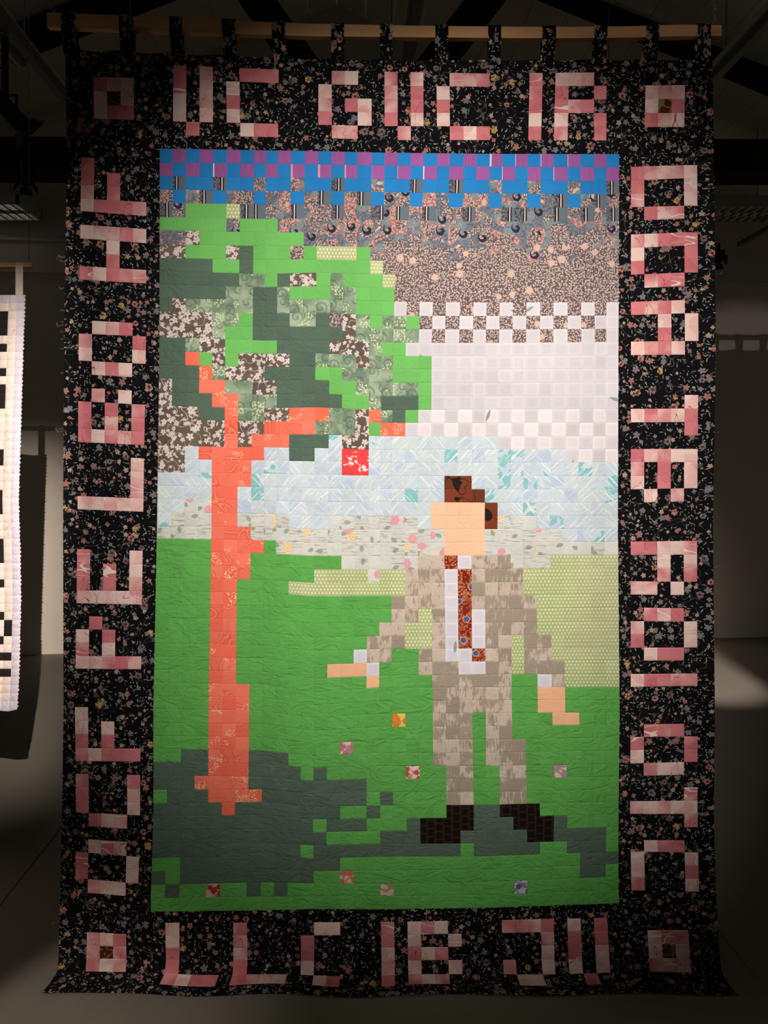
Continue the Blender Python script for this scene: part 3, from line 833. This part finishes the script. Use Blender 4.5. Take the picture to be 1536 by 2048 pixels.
# ---- measured lay of the patch grid (photo pixels on the plane of the quilt)
def interp(tab, t):
    if t <= tab[0][0]:
        (a, va), (b_, vb) = tab[0], tab[1]
    elif t >= tab[-1][0]:
        (a, va), (b_, vb) = tab[-2], tab[-1]
    else:
        for k in range(len(tab) - 1):
            if tab[k][0] <= t <= tab[k + 1][0]:
                (a, va), (b_, vb) = tab[k], tab[k + 1]; break
    return va + (vb - va) * (t - a) / (b_ - a)
XT = {  # row -> columns -> x
 -7: [(-7, 130), (-6, 160), (-5, 186), (-2, 269), (-1, 296), (0, 321), (1, 347), (5, 452), (8, 531), (12, 637), (17, 769), (21, 872.5), (25, 979), (28, 1060), (31, 1138), (34, 1213), (35, 1238), (37, 1292), (40, 1371), (41, 1397), (42, 1425)],
 0: [(-7, 134), (-6, 163), (-1, 293), (0, 319.4), (1, 345.4), (2, 371.5), (3, 399), (4, 426), (5, 454), (6, 481), (7, 508), (8, 532), (9, 556), (10, 582), (11, 609.6), (12, 636.5), (13, 663.5), (14, 689.6), (15, 715), (16, 743.8), (17, 769.4), (18, 795.8), (19, 821.9), (20, 847.3), (21, 874.6), (22, 900), (23, 928), (24, 953), (25, 980), (26, 1005), (27, 1031), (28, 1056), (29, 1081.6), (30, 1107), (31, 1135), (32, 1160.6), (33, 1188.5), (34, 1212.8), (35, 1238.6), (36, 1262), (41, 1394), (42, 1428)],
 14: [(-7, 128), (-6, 157.5), (-5, 184), (-1, 292), (0, 318.8), (2, 370.8), (3, 399), (4, 424.6), (5, 450.4), (6, 477), (7, 505.2), (8, 529), (9, 553.8), (10, 579), (12, 631), (13, 659.4), (14, 684.4), (15, 711.5), (16, 738.5), (17, 763.5), (18, 786.5), (19, 811.5), (20, 837.5), (21, 863.5), (22, 889.6), (23, 917.7), (24, 945.8), (25, 971.6), (26, 998), (27, 1024.8), (28, 1052), (29, 1080), (30, 1107), (31, 1135.5), (32, 1162.8), (33, 1189.6), (34, 1212.8), (35, 1237), (36, 1262), (41, 1397), (42, 1432)],
 28: [(-7, 126), (-6, 155), (-1, 286), (0, 314), (4, 423), (5, 447.7), (6, 474.4), (7, 501.5), (8, 527.5), (9, 552.5), (12, 628), (14, 683.3), (16, 736.5), (17, 759.4), (18, 782), (19, 809.4), (20, 835.4), (21, 861.5), (22, 888.5), (23, 914.6), (24, 942.6), (25, 969.4), (26, 995), (27, 1020.5), (28, 1045), (29, 1072), (30, 1099.4), (31, 1127), (33, 1182), (34, 1209), (35, 1235.8), (36, 1261.5), (41, 1394), (42, 1426)],
 42: [(-7, 127), (-6, 150), (-5, 176), (-1, 281), (0, 306.7), (4, 417), (5, 445), (6, 471.3), (7, 498.3), (18, 784), (19, 810.4), (21, 865.6), (24, 944.7), (25, 971.6), (27, 1024), (29, 1075.8), (30, 1104.8), (31, 1130.5), (32, 1158.5), (33, 1185.8), (34, 1213), (35, 1239.5), (36, 1261.5), (41, 1395), (42, 1430)],
 50: [(-7, 124), (-6, 152), (-1, 280), (0, 306.7), (1, 333.8), (3, 389), (4, 416), (5, 443.5), (6, 469.6), (7, 496), (8, 523.3), (10, 577.5), (11, 601), (12, 626), (13, 653), (14, 680.2), (15, 707.3), (16, 733.3), (17, 760.4), (18, 786.5), (19, 813.5), (20, 840.6), (21, 866.7), (22, 893), (23, 921), (24, 947.5), (25, 972.6), (26, 1000), (27, 1026.8), (28, 1054), (29, 1080), (30, 1108), (31, 1134.8), (32, 1162.8), (34, 1213), (35, 1237), (36, 1260), (41, 1395), (42, 1428)],
 56: [(-7, 120), (-6, 150), (-1, 276), (0, 301.5), (1, 329.6), (2, 358.7), (4, 411.9), (5, 439.6), (7, 493), (8, 520.8), (9, 547.3), (10, 575), (14, 679.8), (15, 707.7), (17, 761), (18, 787.5), (27, 1028.5), (28, 1054.3), (35, 1237), (36, 1263), (41, 1398), (42, 1432)],
 61: [(-7, 117), (-6, 147), (-5, 173), (-2, 253), (0, 303), (1, 332), (2, 359), (6, 467), (7, 495), (11, 602), (14, 681), (17, 763), (19, 816), (22, 897), (26, 1006), (30, 1109), (31, 1137), (34, 1219), (35, 1246), (37, 1298), (40, 1380), (41, 1407), (42, 1440)],
}
YT = {  # column -> rows -> y
 -6: [(-7, 97), (-6, 125), (-5, 153), (-2, 236), (-1, 262), (0, 288), (1, 314), (4, 397), (5, 422), (6, 449), (9, 532), (13, 640), (18, 775), (21, 857), (26, 992), (30, 1098), (33, 1181), (35, 1232), (38, 1312), (42, 1414), (45, 1496), (47, 1548), (50, 1625), (52, 1677), (55, 1756), (57, 1811), (59, 1863), (61, 1917), (62, 1942)],
 0: [(-7, 103), (-6, 129), (-5, 157), (-4, 185), (-3, 213), (-2, 242), (-1, 270), (0, 296.7), (1, 325.4), (2, 351.9), (3, 378.3), (4, 405.6), (5, 434), (6, 460), (7, 488.3), (8, 515.4), (9, 541.5), (10, 568.5), (11, 595.6), (12, 622.7), (13, 648.8), (14, 674.2), (15, 702.3), (16, 729.4), (17, 757.3), (18, 784.4), (19, 811), (20, 838), (21, 865), (22, 891.7), (23, 918), (24, 944.4), (25, 971.5), (26, 998), (27, 1024.6), (28, 1052.5), (29, 1077), (30, 1102.5), (31, 1130), (32, 1155.6), (33, 1182.7), (34, 1209.8), (35, 1235.8), (36, 1260.8), (37, 1285.8), (38, 1313), (39, 1339), (40, 1365), (41, 1392), (42, 1417.5), (43, 1445.6), (44, 1471.7), (45, 1497.7), (46, 1523.8), (47, 1550.8), (48, 1580), (49, 1607), (50, 1632), (51, 1661), (52, 1687), (53, 1716.5), (54, 1743.5), (55, 1770), (56, 1796.7), (57, 1823.8), (58, 1846), (59, 1871), (60, 1896), (61, 1918.5), (62, 1945)],
 8: [(-7, 113), (-6, 138), (-2, 247), (0, 300.5), (1, 327), (2, 355), (4, 409), (5, 438), (7, 492), (9, 548), (11, 601), (14, 681), (16, 734), (19, 817), (22, 894.5), (24, 947), (26, 1001), (28, 1054), (29, 1080.5), (31, 1133), (33, 1185.5), (36, 1265), (40, 1369), (43, 1448), (45, 1501), (47, 1554), (49, 1604), (50, 1630), (52, 1686), (55, 1765), (57, 1821), (58, 1845), (59, 1871), (61, 1921), (62, 1951)],
 12: [(-7, 116), (-6, 141), (-2, 249.5), (0, 302), (2, 355), (4, 408.5), (7, 492), (8, 518.5), (10, 572), (12, 625), (14, 680), (16, 733), (18, 787), (19, 814.5), (20, 842), (22, 896), (24, 949.5), (28, 1059), (30, 1112), (32, 1166), (34, 1219), (36, 1275), (37, 1302), (38, 1330), (39, 1357), (40, 1384), (42, 1436), (44, 1488), (46, 1536), (47, 1562), (48, 1588), (49, 1614), (50, 1639), (51, 1665), (52, 1691), (53, 1717), (54, 1742), (55, 1767), (56, 1793), (57, 1818.5), (58, 1845), (59, 1871), (61, 1922), (62, 1953)],
 17: [(-7, 118), (-6, 143), (-5, 171), (-4, 198), (-3, 225), (-2, 252), (-1, 280), (0, 305), (1, 331), (2, 358), (3, 384), (4, 411.7), (5, 439.4), (6, 467.5), (7, 494.6), (8, 521.7), (9, 548.8), (10, 575.4), (11, 603), (12, 632), (13, 658), (14, 685), (15, 712), (16, 738), (17, 765.2), (18, 792.3), (19, 820.4), (20, 845.4), (21, 872.5), (22, 899.6), (23, 925.6), (24, 951.7), (25, 977.7), (26, 1003.7), (27, 1031.9), (28, 1059), (29, 1085.4), (30, 1111.9), (31, 1139), (32, 1165.6), (33, 1192), (34, 1218), (35, 1245), (36, 1272), (37, 1298), (38, 1325), (39, 1351.5), (40, 1375), (41, 1402.5), (42, 1427.5), (43, 1454), (44, 1480), (45, 1506), (46, 1532), (47, 1557), (48, 1584), (49, 1611), (50, 1637), (51, 1662), (52, 1688), (53, 1713.7), (54, 1741.5), (55, 1767.5), (56, 1792.5), (57, 1819), (58, 1844), (59, 1870), (60, 1895), (61, 1921), (62, 1951)],
 25: [(-7, 119), (-6, 147), (-5, 173.5), (-4, 200), (-3, 226), (-2, 252.5), (-1, 280), (0, 307.5), (1, 333), (2, 360), (3, 387), (4, 415), (5, 443), (7, 497), (9, 549), (11, 605), (12, 632), (14, 686), (16, 739), (19, 819), (21, 873), (24, 952), (27, 1032), (30, 1111), (34, 1219), (38, 1323), (42, 1426), (46, 1532), (49, 1610), (52, 1687), (54, 1738.7), (55, 1764), (56, 1790), (57, 1816), (58, 1841), (59, 1867), (61, 1920), (62, 1950)],
 35: [(-7, 118), (-6, 144), (-5, 171), (-2, 253.5), (0, 308), (1, 334.8), (2, 362), (3, 388.5), (4, 415), (5, 442.6), (6, 470), (7, 497), (8, 523.5), (9, 550.5), (10, 577.5), (11, 604.4), (12, 631), (13, 657.5), (14, 683.6), (15, 710.5), (16, 737.3), (17, 764), (18, 790.6), (19, 818), (20, 845), (21, 872), (22, 898), (23, 924), (24, 952.6), (25, 979.5), (26, 1006), (27, 1031.7), (28, 1057.3), (29, 1083.6), (30, 1110), (31, 1136), (32, 1162.5), (33, 1188.7), (34, 1215), (35, 1242.4), (36, 1268), (37, 1295.7), (38, 1321.5), (39, 1348.7), (40, 1374.5), (41, 1400), (42, 1425), (43, 1449), (44, 1475), (45, 1501), (46, 1528), (47, 1553), (48, 1579), (49, 1603), (50, 1628), (51, 1654), (52, 1680), (53, 1703), (54, 1728), (55, 1753.5), (56, 1780), (57, 1807), (58, 1835), (59, 1861), (61, 1918), (62, 1947)],
 40: [(-7, 118), (-6, 143), (-5, 170), (-2, 254), (0, 303), (1, 330), (2, 356.5), (3, 383.5), (4, 411.5), (5, 437), (6, 464.5), (9, 545), (11, 600), (12, 626.5), (14, 682), (18, 790), (22, 898), (25, 976.5), (29, 1082), (32, 1163.5), (35, 1243), (37, 1295), (39, 1347), (40, 1372), (44, 1473), (46, 1524), (48, 1575), (50, 1628), (52, 1681), (53, 1705), (56, 1783.6), (57, 1810), (58, 1834), (59, 1860), (61, 1916), (62, 1944)],
}
XK = sorted(XT); YK = sorted(YT)
def blend(keys, tabs, k, t):
    if k <= keys[0]: return interp(tabs[keys[0]], t)
    if k >= keys[-1]: return interp(tabs[keys[-1]], t)
    for i in range(len(keys) - 1):
        if keys[i] <= k <= keys[i + 1]:
            a = interp(tabs[keys[i]], t); b_ = interp(tabs[keys[i + 1]], t)
            return a + (b_ - a) * (k - keys[i]) / (keys[i + 1] - keys[i])
def wrinkle(c, r):
    w_ = 0.010 * math.sin(c * 0.42 + r * 0.02 + 0.6) + 0.006 * math.sin(c * 0.9 - r * 0.05)
    w_ += 0.007 * math.exp(-((c - 8 - 0.03 * r) / 1.4) ** 2)
    w_ -= 0.006 * math.exp(-((c - 18.3) / 0.8) ** 2)
    w_ += 0.010 * math.sin(r * 0.16 + 1.0) * math.sin(c * 0.12)
    w_ += 0.006 * mnoise.noise(Vector((c * 0.22, r * 0.14, 3.1)))
    w_ += 0.0030 * mnoise.noise(Vector((c * 0.75, r * 0.55, 8.7)))
    return w_
FLOOR_R = 61.3
def P(c, r, off=0.0):
    """world point of quilt-grid coordinate; off moves it towards the viewer"""
    if r <= FLOOR_R:
        k = max(0.0, min(1.0, (FLOOR_R - r) / 6.0))
        d = QD - wrinkle(c, r) * k
        x = blend(XK, XT, r, c); y = blend(YK, YT, c, r)
        if r < -6.0:
            y += 5.0 * min(1.0, -6.0 - r) * (0.5 - 0.5 * math.cos((x - 140) / 104.2 * 6.2832)) * (1.0 if x < 420 else 0.5)
        p = at(x, y, d)
        p.y -= off
        return p
    base = P(c, FLOOR_R)
    s = (r - FLOOR_R) * 0.040         # arc length past the bend
    rad = 0.022; z0 = base.z
    # quarter bend then flat on the floor
    drop = z0 - 0.004
    L0 = max(0.0, drop - rad)
    if s < L0:
        q = Vector((base.x, base.y, z0 - s)); nrm = Vector((0, -1, 0))
    else:
        s2 = s - L0
        if s2 < rad * 1.5708:
            a = s2 / rad
            q = Vector((base.x, base.y - rad * (1 - math.cos(a)), z0 - L0 - rad * math.sin(a)))
            nrm = Vector((0, -math.cos(a), math.sin(a)))
        else:
            q = Vector((base.x, base.y - rad - (s2 - rad * 1.5708), 0.004)); nrm = Vector((0, 0, 1))
    t = s / 0.1
    q.x += 0.012 * t * (1 if base.x > 0 else -1) * min(1, abs(base.x))
    wv = 0.5 + 0.5 * math.sin(c * 0.7 + 1.0 + 0.6 * math.sin(c * 0.31))
    q.z += 0.004 * wv * min(1.0, s / 0.05)
    q.y -= 0.006 * math.sin(c * 0.5) * min(1.0, s / 0.05)
    return q + nrm * off
US = (0.0, 0.035, 0.1, 0.9, 0.965, 1.0)
def patch(mb, c, r, cont=True, mi=0, lift=0.0):
    rr = random.Random(c * 977 + r * 131 + 5)
    rnd = (rr.random(), rr.random(), rr.random())
    ox, oy = (0, 0) if cont else (rr.randint(0, 40) + rr.random() * 3, rr.randint(0, 40) + rr.random() * 3)
    pts, uvs, cel = [], [], []
    dep = 0.0004 + 0.0003 * rr.random()
    for j, v in enumerate(US):
        rp, ru, rc = [], [], []
        for i, u in enumerate(US):
            e = min(min(u, 1 - u) / 0.035, 1.0); f_ = min(min(v, 1 - v) / 0.035, 1.0)
            off = lift + (-dep * (1 - min(e, 1)) * 0.7 - dep * 1.5 * (1 - min(f_, 1))) + (0.0001 if 0.05 < u < 0.95 and 0.05 < v < 0.95 else 0)
            rp.append(P(c + u, r + v, off)); ru.append((c + u + ox, -(r + v) + oy)); rc.append((u, 1 - v))
        pts.append(rp); uvs.append(ru); cel.append(rc)
    mb.grid(pts, uvs, cel, rnd, mi)

SYM = {  # symbol: (material, continuous print, motif)
 'B': ('cobalt_blue_cotton', True, 'sky_check'), 'P': ('violet_cotton', True, 'sky_check'),
 'F': ('slate_paisley_cotton', True, 'dark_cloud'), 'S': ('slate_striped_cotton', True, 'dark_cloud'),
 'm': ('brown_ditsy_cotton', True, 'brown_cloud'), 'w': ('lilac_grey_linen', True, 'pale_cloud'), 'W': ('white_linen', True, 'pale_cloud'),
 'i': ('ice_brushstroke_cotton', False, 'lake_water'), 'c': ('cottage_rose_cotton', False, 'far_shore'),
 'G': ('bright_green_cotton', True, 'meadow'), 'D': ('dark_green_cotton', True, 'ground_shadow'),
 'd': ('pale_green_dotted_cotton', True, 'dotted_field'), 'b': ('brown_blossom_cotton', True, 'tree_foliage'),
 's': ('sage_swirl_cotton', False, 'tree_foliage'), 'o': ('coral_orange_cotton', False, 'tree_trunk'),
 'R': ('red_splash_cotton', True, 'red_fruit'), 'h': ('chestnut_cotton', True, 'hair'),
 'k': ('peach_cotton', True, 'face'), 'K': ('peach_cotton', False, 'face'), 'j': ('taupe_bark_cotton', False, 'suit'),
 't': ('red_paisley_cotton', True, 'tie'), 'H': ('shirt_linen', True, 'shirt'), 'X': ('black_plaid_cotton', True, 'shoe'),
}
PNAME = {'B': 'blue_patch', 'P': 'violet_patch', 'F': 'paisley_patch', 'S': 'striped_patch', 'm': 'brown_patch', 'w': 'lilac_patch', 'W': 'white_patch',
         'i': 'ice_blue_patch', 'c': 'cream_patch', 'G': 'green_patch', 'D': 'dark_green_patch', 'd': 'dotted_patch', 'b': 'blossom_patch', 's': 'sage_patch',
         'o': 'orange_patch', 'R': 'red_patch', 'h': 'chestnut_patch', 'k': 'peach_patch', 'K': 'peach_patch', 'j': 'taupe_patch', 't': 'red_paisley_patch', 'H': 'white_patch', 'X': 'black_patch'}

quilt = empty('patchwork_quilt', (0, QD, 0),
              label='large patchwork quilt picturing a tree and suited figure inside a black floral border', cat='quilt')
PARTS = {}
def motif(name, loc, label=None, key=None):
    k = key or name
    if k not in PARTS: PARTS[k] = empty(name, loc, quilt, label=label)
    return PARTS[k]
def motif_of(s, c, r):
    """which picture element a patch belongs to -> (key, name, label)"""
    if s in '12345678': return ('flower%d' % int(s), 'flower_patch', None)
    if s == 'G' and r < 24: return ('foliage', 'tree_foliage', 'green and brown patchwork tree crown')
    if s in 'Dsb' and r < 24: return ('foliage', 'tree_foliage', None)
    if s == 'm' and (c, r) in ((10, 7), (13, 12)): return ('foliage', 'tree_foliage', None)
    if s == 'd' and r < 24: return ('foliage', 'tree_foliage', None)
    if s == 'o' : return ('trunk', 'tree_trunk', 'orange patchwork tree trunk and branches')
    if s in 'kK':
        if r < 31: return ('face', 'face', 'blank peach patchwork face')
        return ('hand_l', 'hand', 'peach hand stretched out flat to the left') if c < 20 else ('hand_r', 'hand', 'peach hand hanging at the right')
    if s == 'H' and r >= 37 and c not in (22, 23, 24): return ('cuff%d' % (c // 20), 'cuff', None)
    if s == 'X': return ('shoe%d' % (0 if c < 25 else 1), 'shoe', None)
    if s == 'd' and c < 21: return ('hill', 'dotted_hill', None)
    m_ = SYM[s][2]
    return (m_, m_, None)
stuffG = MB(); nG = 0
for r, row in enumerate(ART):
    for c, s in enumerate(row):
        key, nm, lab = motif_of(s, c, r)
        if nm == 'meadow':
            nG += 1
            if nG > 300:
                patch(stuffG, c, r); continue
        m_ = MB()
        if s in '12345678':
            patch(m_, c, r, lift=0.0008)
            o = m_.build('flower_patch', POSY[int(s) - 1][0], quilt, smooth=True)
            o['label'] = POSY[int(s) - 1][0].replace('_', ' ').replace(' cotton', '') + ' printed square on the green meadow'
            continue
        mat, cont, _ = SYM[s]
        if s == 'G' and r < 24: mat = 'light_green_cotton'
        if s == 'k' and r > 31: mat = 'plain_peach_cotton'
        patch(m_, c, r, cont)
        par = motif(nm, P(c, r), lab, key)
        m_.build(PNAME[s], mat, par, smooth=True)
og = stuffG.build('meadow_patches', 'bright_green_cotton', quilt, smooth=True); og['kind'] = 'stuff'

pink = {}
ORD = ('', 'first', 'second', 'third')
seen_l = {}
for li, (ch, cells) in enumerate(LET):
    side = 'top' if cells[0][1] < 0 else 'bottom' if cells[0][1] > 56 else 'left' if cells[0][0] < 0 else 'right'
    seen_l[(ch, side)] = seen_l.get((ch, side), 0) + 1
    tot = sum(1 for q, cc in LET if q == ch and side == ('top' if cc[0][1] < 0 else 'bottom' if cc[0][1] > 56 else 'left' if cc[0][0] < 0 else 'right'))
    od = '' if tot == 1 else ', %s from the %s' % (ORD[seen_l[(ch, side)]], 'left' if side in ('top', 'bottom') else 'top')
    e = empty('letter', P(cells[0][0] + 1, cells[0][1] + 1), quilt, label='pink patchwork letter %s in the %s border%s' % (ch, side, od))
    for (c, r) in cells:
        pink[(c, r)] = 1
        m_ = MB(); patch(m_, c, r, False, lift=0.0004); m_.build('pink_patch', 'rose_brushed_cotton', e, smooth=True)
for (cx, cy), wh in zip(CORN, ('top left', 'top right', 'bottom left', 'bottom right')):
    e = empty('corner_square', P(cx + 1, cy + 1), quilt, label='pink square with a brown centre in the %s corner' % wh)
    for i in range(3):
        for j in range(3):
            pink[(cx + i, cy + j)] = 1
            m_ = MB(); patch(m_, cx + i, cy + j, False, lift=0.0004)
            ctr = i == 1 and j == 1
            m_.build('brown_patch' if ctr else 'pink_patch', 'brown_corner_cotton' if ctr else 'rose_brushed_cotton', e, smooth=True)
bd = MB()
for r in range(-7, 64):
    for c in range(-7, 42):
        if 0 <= r < 57 and 0 <= c < 35: continue
        if (c, r) in pink: continue
        patch(bd, c, r)
ob = bd.build('floral_border', 'black_floral_cotton', quilt, smooth=True); ob['kind'] = 'stuff'
ob['label'] = 'black cotton border printed with small flowers'
# backing sheet behind everything so that no light passes
bk = MB()
for r in range(-7, 60):
    for c in range(-7, 42, 7):
        pts = [[P(c + i, r + j, -0.0045) for i in range(0, 8)] for j in (0, 1)]
        uv = [[(c + i, -(r + j)) for i in range(0, 8)] for j in (0, 1)]
        bk.grid(pts, uv, uv, (0.5, 0.5, 0.5))
ok_ = bk.build('backing', 'black_floral_cotton', quilt, smooth=True)

# wooden batten the quilt hangs from
ROD = [(97, 43, 28), (195, 47, 28), (410, 56, 27), (620, 64, 25), (830, 67, 23), (1040, 69, 22.5), (1150, 69, 22.5), (1250, 68, 22.5), (1355, 65, 23), (1440, 65, 21)]
batten = empty('wooden_batten', at(768, 66, QD), label='long pine batten threaded through the black floral hanging loops', cat='batten')
rings = []
for i, (x, y, h) in enumerate(ROD):
    c = at(x, y, QD); hh = h / F * QD / 2; t = 0.011
    rings.append([c + Vector((0, -t, hh)), c + Vector((0, t, hh)), c + Vector((0, t, -hh)), c + Vector((0, -t, -hh))])
m_ = MB()
for i in range(len(rings) - 1):
    for k in range(4): m_.quad([rings[i][k], rings[i][(k + 1) % 4], rings[i + 1][(k + 1) % 4], rings[i + 1][k]])
m_.quad(rings[0][::-1]); m_.quad(rings[-1])
m_.build('bar', 'pine_wood', batten, weld=True)
# chains up to the roof
for (x, y) in ((107, 30), (1430, 55)):
    p = at(x, y, QD)
    m_ = MB(); n = 46
    top = APEX - PITCH * abs(p.x - CX) - 0.02
    n = int((top - p.z) / 0.017)
    for k in range(n):
        z = p.z + k * 0.017
        pts = []
        for a in range(9):
            t = a / 8 * 6.2832
            dx, dz = 0.0048 * math.cos(t), 0.011 * math.sin(t)
            pts.append(Vector((p.x + (dx if k % 2 else 0), p.y + (0 if k % 2 else dx), z + dz)))
        m_.tube(pts, 0.0016, 4)
    m_.build('chain', 'steel', batten)

# hanging loops
TABS = [(126, 154, 128, 160), (241, 269, 242, 271), (341, 366, 344, 370), (446, 472, 446, 472), (545, 571, 549, 577), (663, 689, 662, 689), (760, 785, 760, 785),
        (870, 896, 868, 896), (975, 1001, 976, 1001), (1083, 1110, 1080, 1108), (1186, 1212, 1184, 1212), (1289, 1315, 1284, 1312), (1392, 1418, 1393, 1422)]
def rody(x): return interp([(a, b_) for a, b_, _ in ROD], x), interp([(a, h) for a, _, h in ROD], x)
def qtop(x):
    # grid column from x on the top edge
    t = XT[-7]
    cc = interp([(b_, a) for a, b_ in t], x)
    return cc
for k, (x0, x1, x2, x3) in enumerate(TABS):
    m_ = MB(); ry, rh = rody((x0 + x1) / 2)
    hz = (rh / 2 + 2) / F * QD; T = 0.0135
    rows = []
    cols = 3
    def lerp(a, b_, t): return a + (b_ - a) * t
    # front leg from quilt up, over the batten, down behind
    profile = [('q', -0.0015, 0), ('m', -0.006, 0.5), ('b', -T, 0), ('t', -T, 0), ('t', -T * 0.4, 0.003), ('t', T * 0.4, 0.003), ('t', T, 0), ('b', T, 0), ('m', 0.004, 0.5), ('q', 0.004, 0)]
    pts, uvs = [], []
    cq0, cq1 = qtop(x2), qtop(x3)
    for j, (kind, dy, dz) in enumerate(profile):
        rp, ru = [], []
        for i in range(cols + 1):
            u = i / cols
            xx = lerp(x0, x1, u)
            top = at(xx, ry, QD)
            qp = P(lerp(cq0, cq1, u), -6.6, 0.0)
            if kind == 'q': p = Vector((qp.x, qp.y + dy - 0.002 * (1 if j == 0 else -1), qp.z))
            elif kind == 'm':
                a = Vector((top.x, top.y, top.z - hz)); p = (a + qp) / 2; p.y += dy
            elif kind == 'b': p = Vector((top.x, top.y + dy, top.z - hz))
            else: p = Vector((top.x, top.y + dy, top.z + hz + dz))
            rp.append(p); ru.append((xx / 26.2 + 3, -j * 0.7 + k * 2.3))
        pts.append(rp); uvs.append(ru)
    m_.grid(pts, uvs, uvs, (0.5, 0.5, 0.5), flip=True)
    m_.build('hanging_loop', 'black_floral_cotton', quilt, smooth=True)

# loose threads along the raw side edges
th = MB()
for k in range(46):
    rr_ = random.Random(k + 400)
    side = rr_.random() < 0.75
    r = rr_.uniform(8, 60)
    a = P(-7 if side else 42, r); sg = -1 if side else 1
    L = rr_.uniform(0.008, 0.026); pts = []
    for q in range(5):
        t = q / 4
        pts.append(a + Vector((sg * L * t, -0.002, L * rr_.uniform(-0.1, 0.1) - 0.5 * L * t * t * rr_.choice((-1, 1)) * 0.6)))
    th.tube(pts, 0.00035, 3)
o = th.build('loose_threads', 'thread_cotton', quilt); o['kind'] = 'stuff'

# ================================================================== the neighbouring quilt at the left edge
ND = 3.0
nq = empty('patchwork_quilt', at(-150, 1420, ND), label='white patchwork quilt with black blocky letters, cut by the left picture edge', cat='quilt')
def nxr(y):   # measured right edge
    return interp([(590, 50), (700, 46), (900, 40), (1000, 37), (1100, 40), (1200, 41.5), (1350, 38), (1420, 34)], y)
CW, RH = 16.2, 16.25
NROW = 51; NCOL = 22
def NP(c, r, off=0):
    y = 590 + r * RH
    x = nxr(y) - c * CW
    d = ND - 0.012 * math.sin(c * 0.9 + r * 0.06) - off
    if r > NROW - 1: y += 4 * math.sin(c * 1.2)
    return at(x, y, d)
black = {}
def nb(y0, y1, c0, c1):
    for r in range(int(round((y0 - 590) / RH)), int(round((y1 - 590) / RH))):
        for c in range(c0, c1 + 1): black[(c, r)] = 1
for y0, y1, c0, c1 in ((615, 665, 2, 3), (683, 698, 2, 4), (732, 748, 2, 3), (768, 784, 2, 4), (784, 817, 2, 2), (819, 834, 3, 4), (889, 905, 3, 4), (906, 938, 2, 2), (939, 954, 3, 4), (973, 989, 2, 4),
                       (989, 1022, 2, 2), (1075, 1090, 2, 4), (1090, 1122, 2, 2), (1122, 1138, 3, 4), (1156, 1172, 2, 4), (1222, 1238, 2, 3), (1238, 1271, 1, 1), (1271, 1287, 2, 3), (1304, 1320, 1, 3), (1335, 1352, 1, 3)):
    nb(y0, y1, c0, c1)
for k in range(60):   # further letters out of frame
    c0, r0 = R.randint(6, 19), R.randint(2, 46)
    for j in range(R.randint(1, 3)): black[(c0, r0 + j)] = 1
stw = MB()
for r in range(NROW):
    for c in range(NCOL):
        key = 'olive' if (r in (2, 3, 4) and c == 3) else 'black' if (c, r) in black else 'lilac' if (c == 0 or r in (0, 50)) else 'white'
        rr = random.Random(c * 31 + r * 7)
        pts = [[NP(c + u, r + v, 0.001 * (1 if 0 < u < 1 and 0 < v < 1 else -1)) for u in (1.0, 0.9, 0.1, 0.0)] for v in (0, 0.1, 0.9, 1.0)]
        ox = rr.random() * 9
        uv = [[(-c - u + ox, -r - v) for u in (1.0, 0.9, 0.1, 0.0)] for v in (0, 0.1, 0.9, 1.0)]
        cl = [[(1 - u, 1 - v) for u in (1.0, 0.9, 0.1, 0.0)] for v in (0, 0.1, 0.9, 1.0)]
        rn = (rr.random(), rr.random(), rr.random())
        if c > 4 and key == 'white':
            stw.grid(pts, uv, cl, rn); continue
        m_ = MB(); m_.grid(pts, uv, cl, rn)
        m_.build({'white': 'white_patch', 'black': 'black_patch', 'olive': 'olive_patch', 'lilac': 'lilac_patch'}[key], 'neighbour_%s_cotton' % key, nq, smooth=True)
o = stw.build('white_patches', 'neighbour_white_cotton', nq, smooth=True); o['kind'] = 'stuff'
fr = MB()       # frayed right edge
for r in range(NROW):
    for v in (0.1, 0.6):
        a = NP(0, r + v); L = R.uniform(0.002, 0.006)
        fr.quad([a + Vector((0, 0, 0.006)), a + Vector((0, 0.0005, -0.006)), a + Vector((L, 0, R.uniform(-0.002, 0.002)))])
o = fr.build('frayed_edge', 'neighbour_white_cotton', nq); o['kind'] = 'stuff'
for (xa, xb) in ((31, 46), (-60, -45), (-150, -135), (-240, -225)):
    m_ = MB(); pts = [[at(x, y, ND - dy) for x in (xa, (xa + xb) / 2, xb)] for (y, dy) in ((596, 0.002), (560, 0.014), (527, 0.016), (524, 0.0), (527, -0.016), (560, -0.01), (596, -0.003))]
    uv = [[(x / 16, j * .8) for x in (0, 8, 16)] for j in range(7)]
    m_.grid(pts, uv, uv, (0.6, 0.5, 0.5)); m_.build('hanging_loop', 'neighbour_white_cotton', nq, smooth=True)
nbt = empty('wooden_batten', at(-100, 530, ND), label='pine batten carrying the white quilt at the left picture edge', cat='batten')
m_ = MB(); m_.beam(at(-330, 531, ND), at(66, 531, ND), 0.024, 9 * ND / F * 1.0); m_.build('bar', 'pine_wood', nbt)
m_ = MB(); p = at(58, 525, ND)
m_.tube([p, Vector((p.x, p.y, 4.7))], 0.0015, 4)
m_.build('suspension_wire', 'steel', nbt)
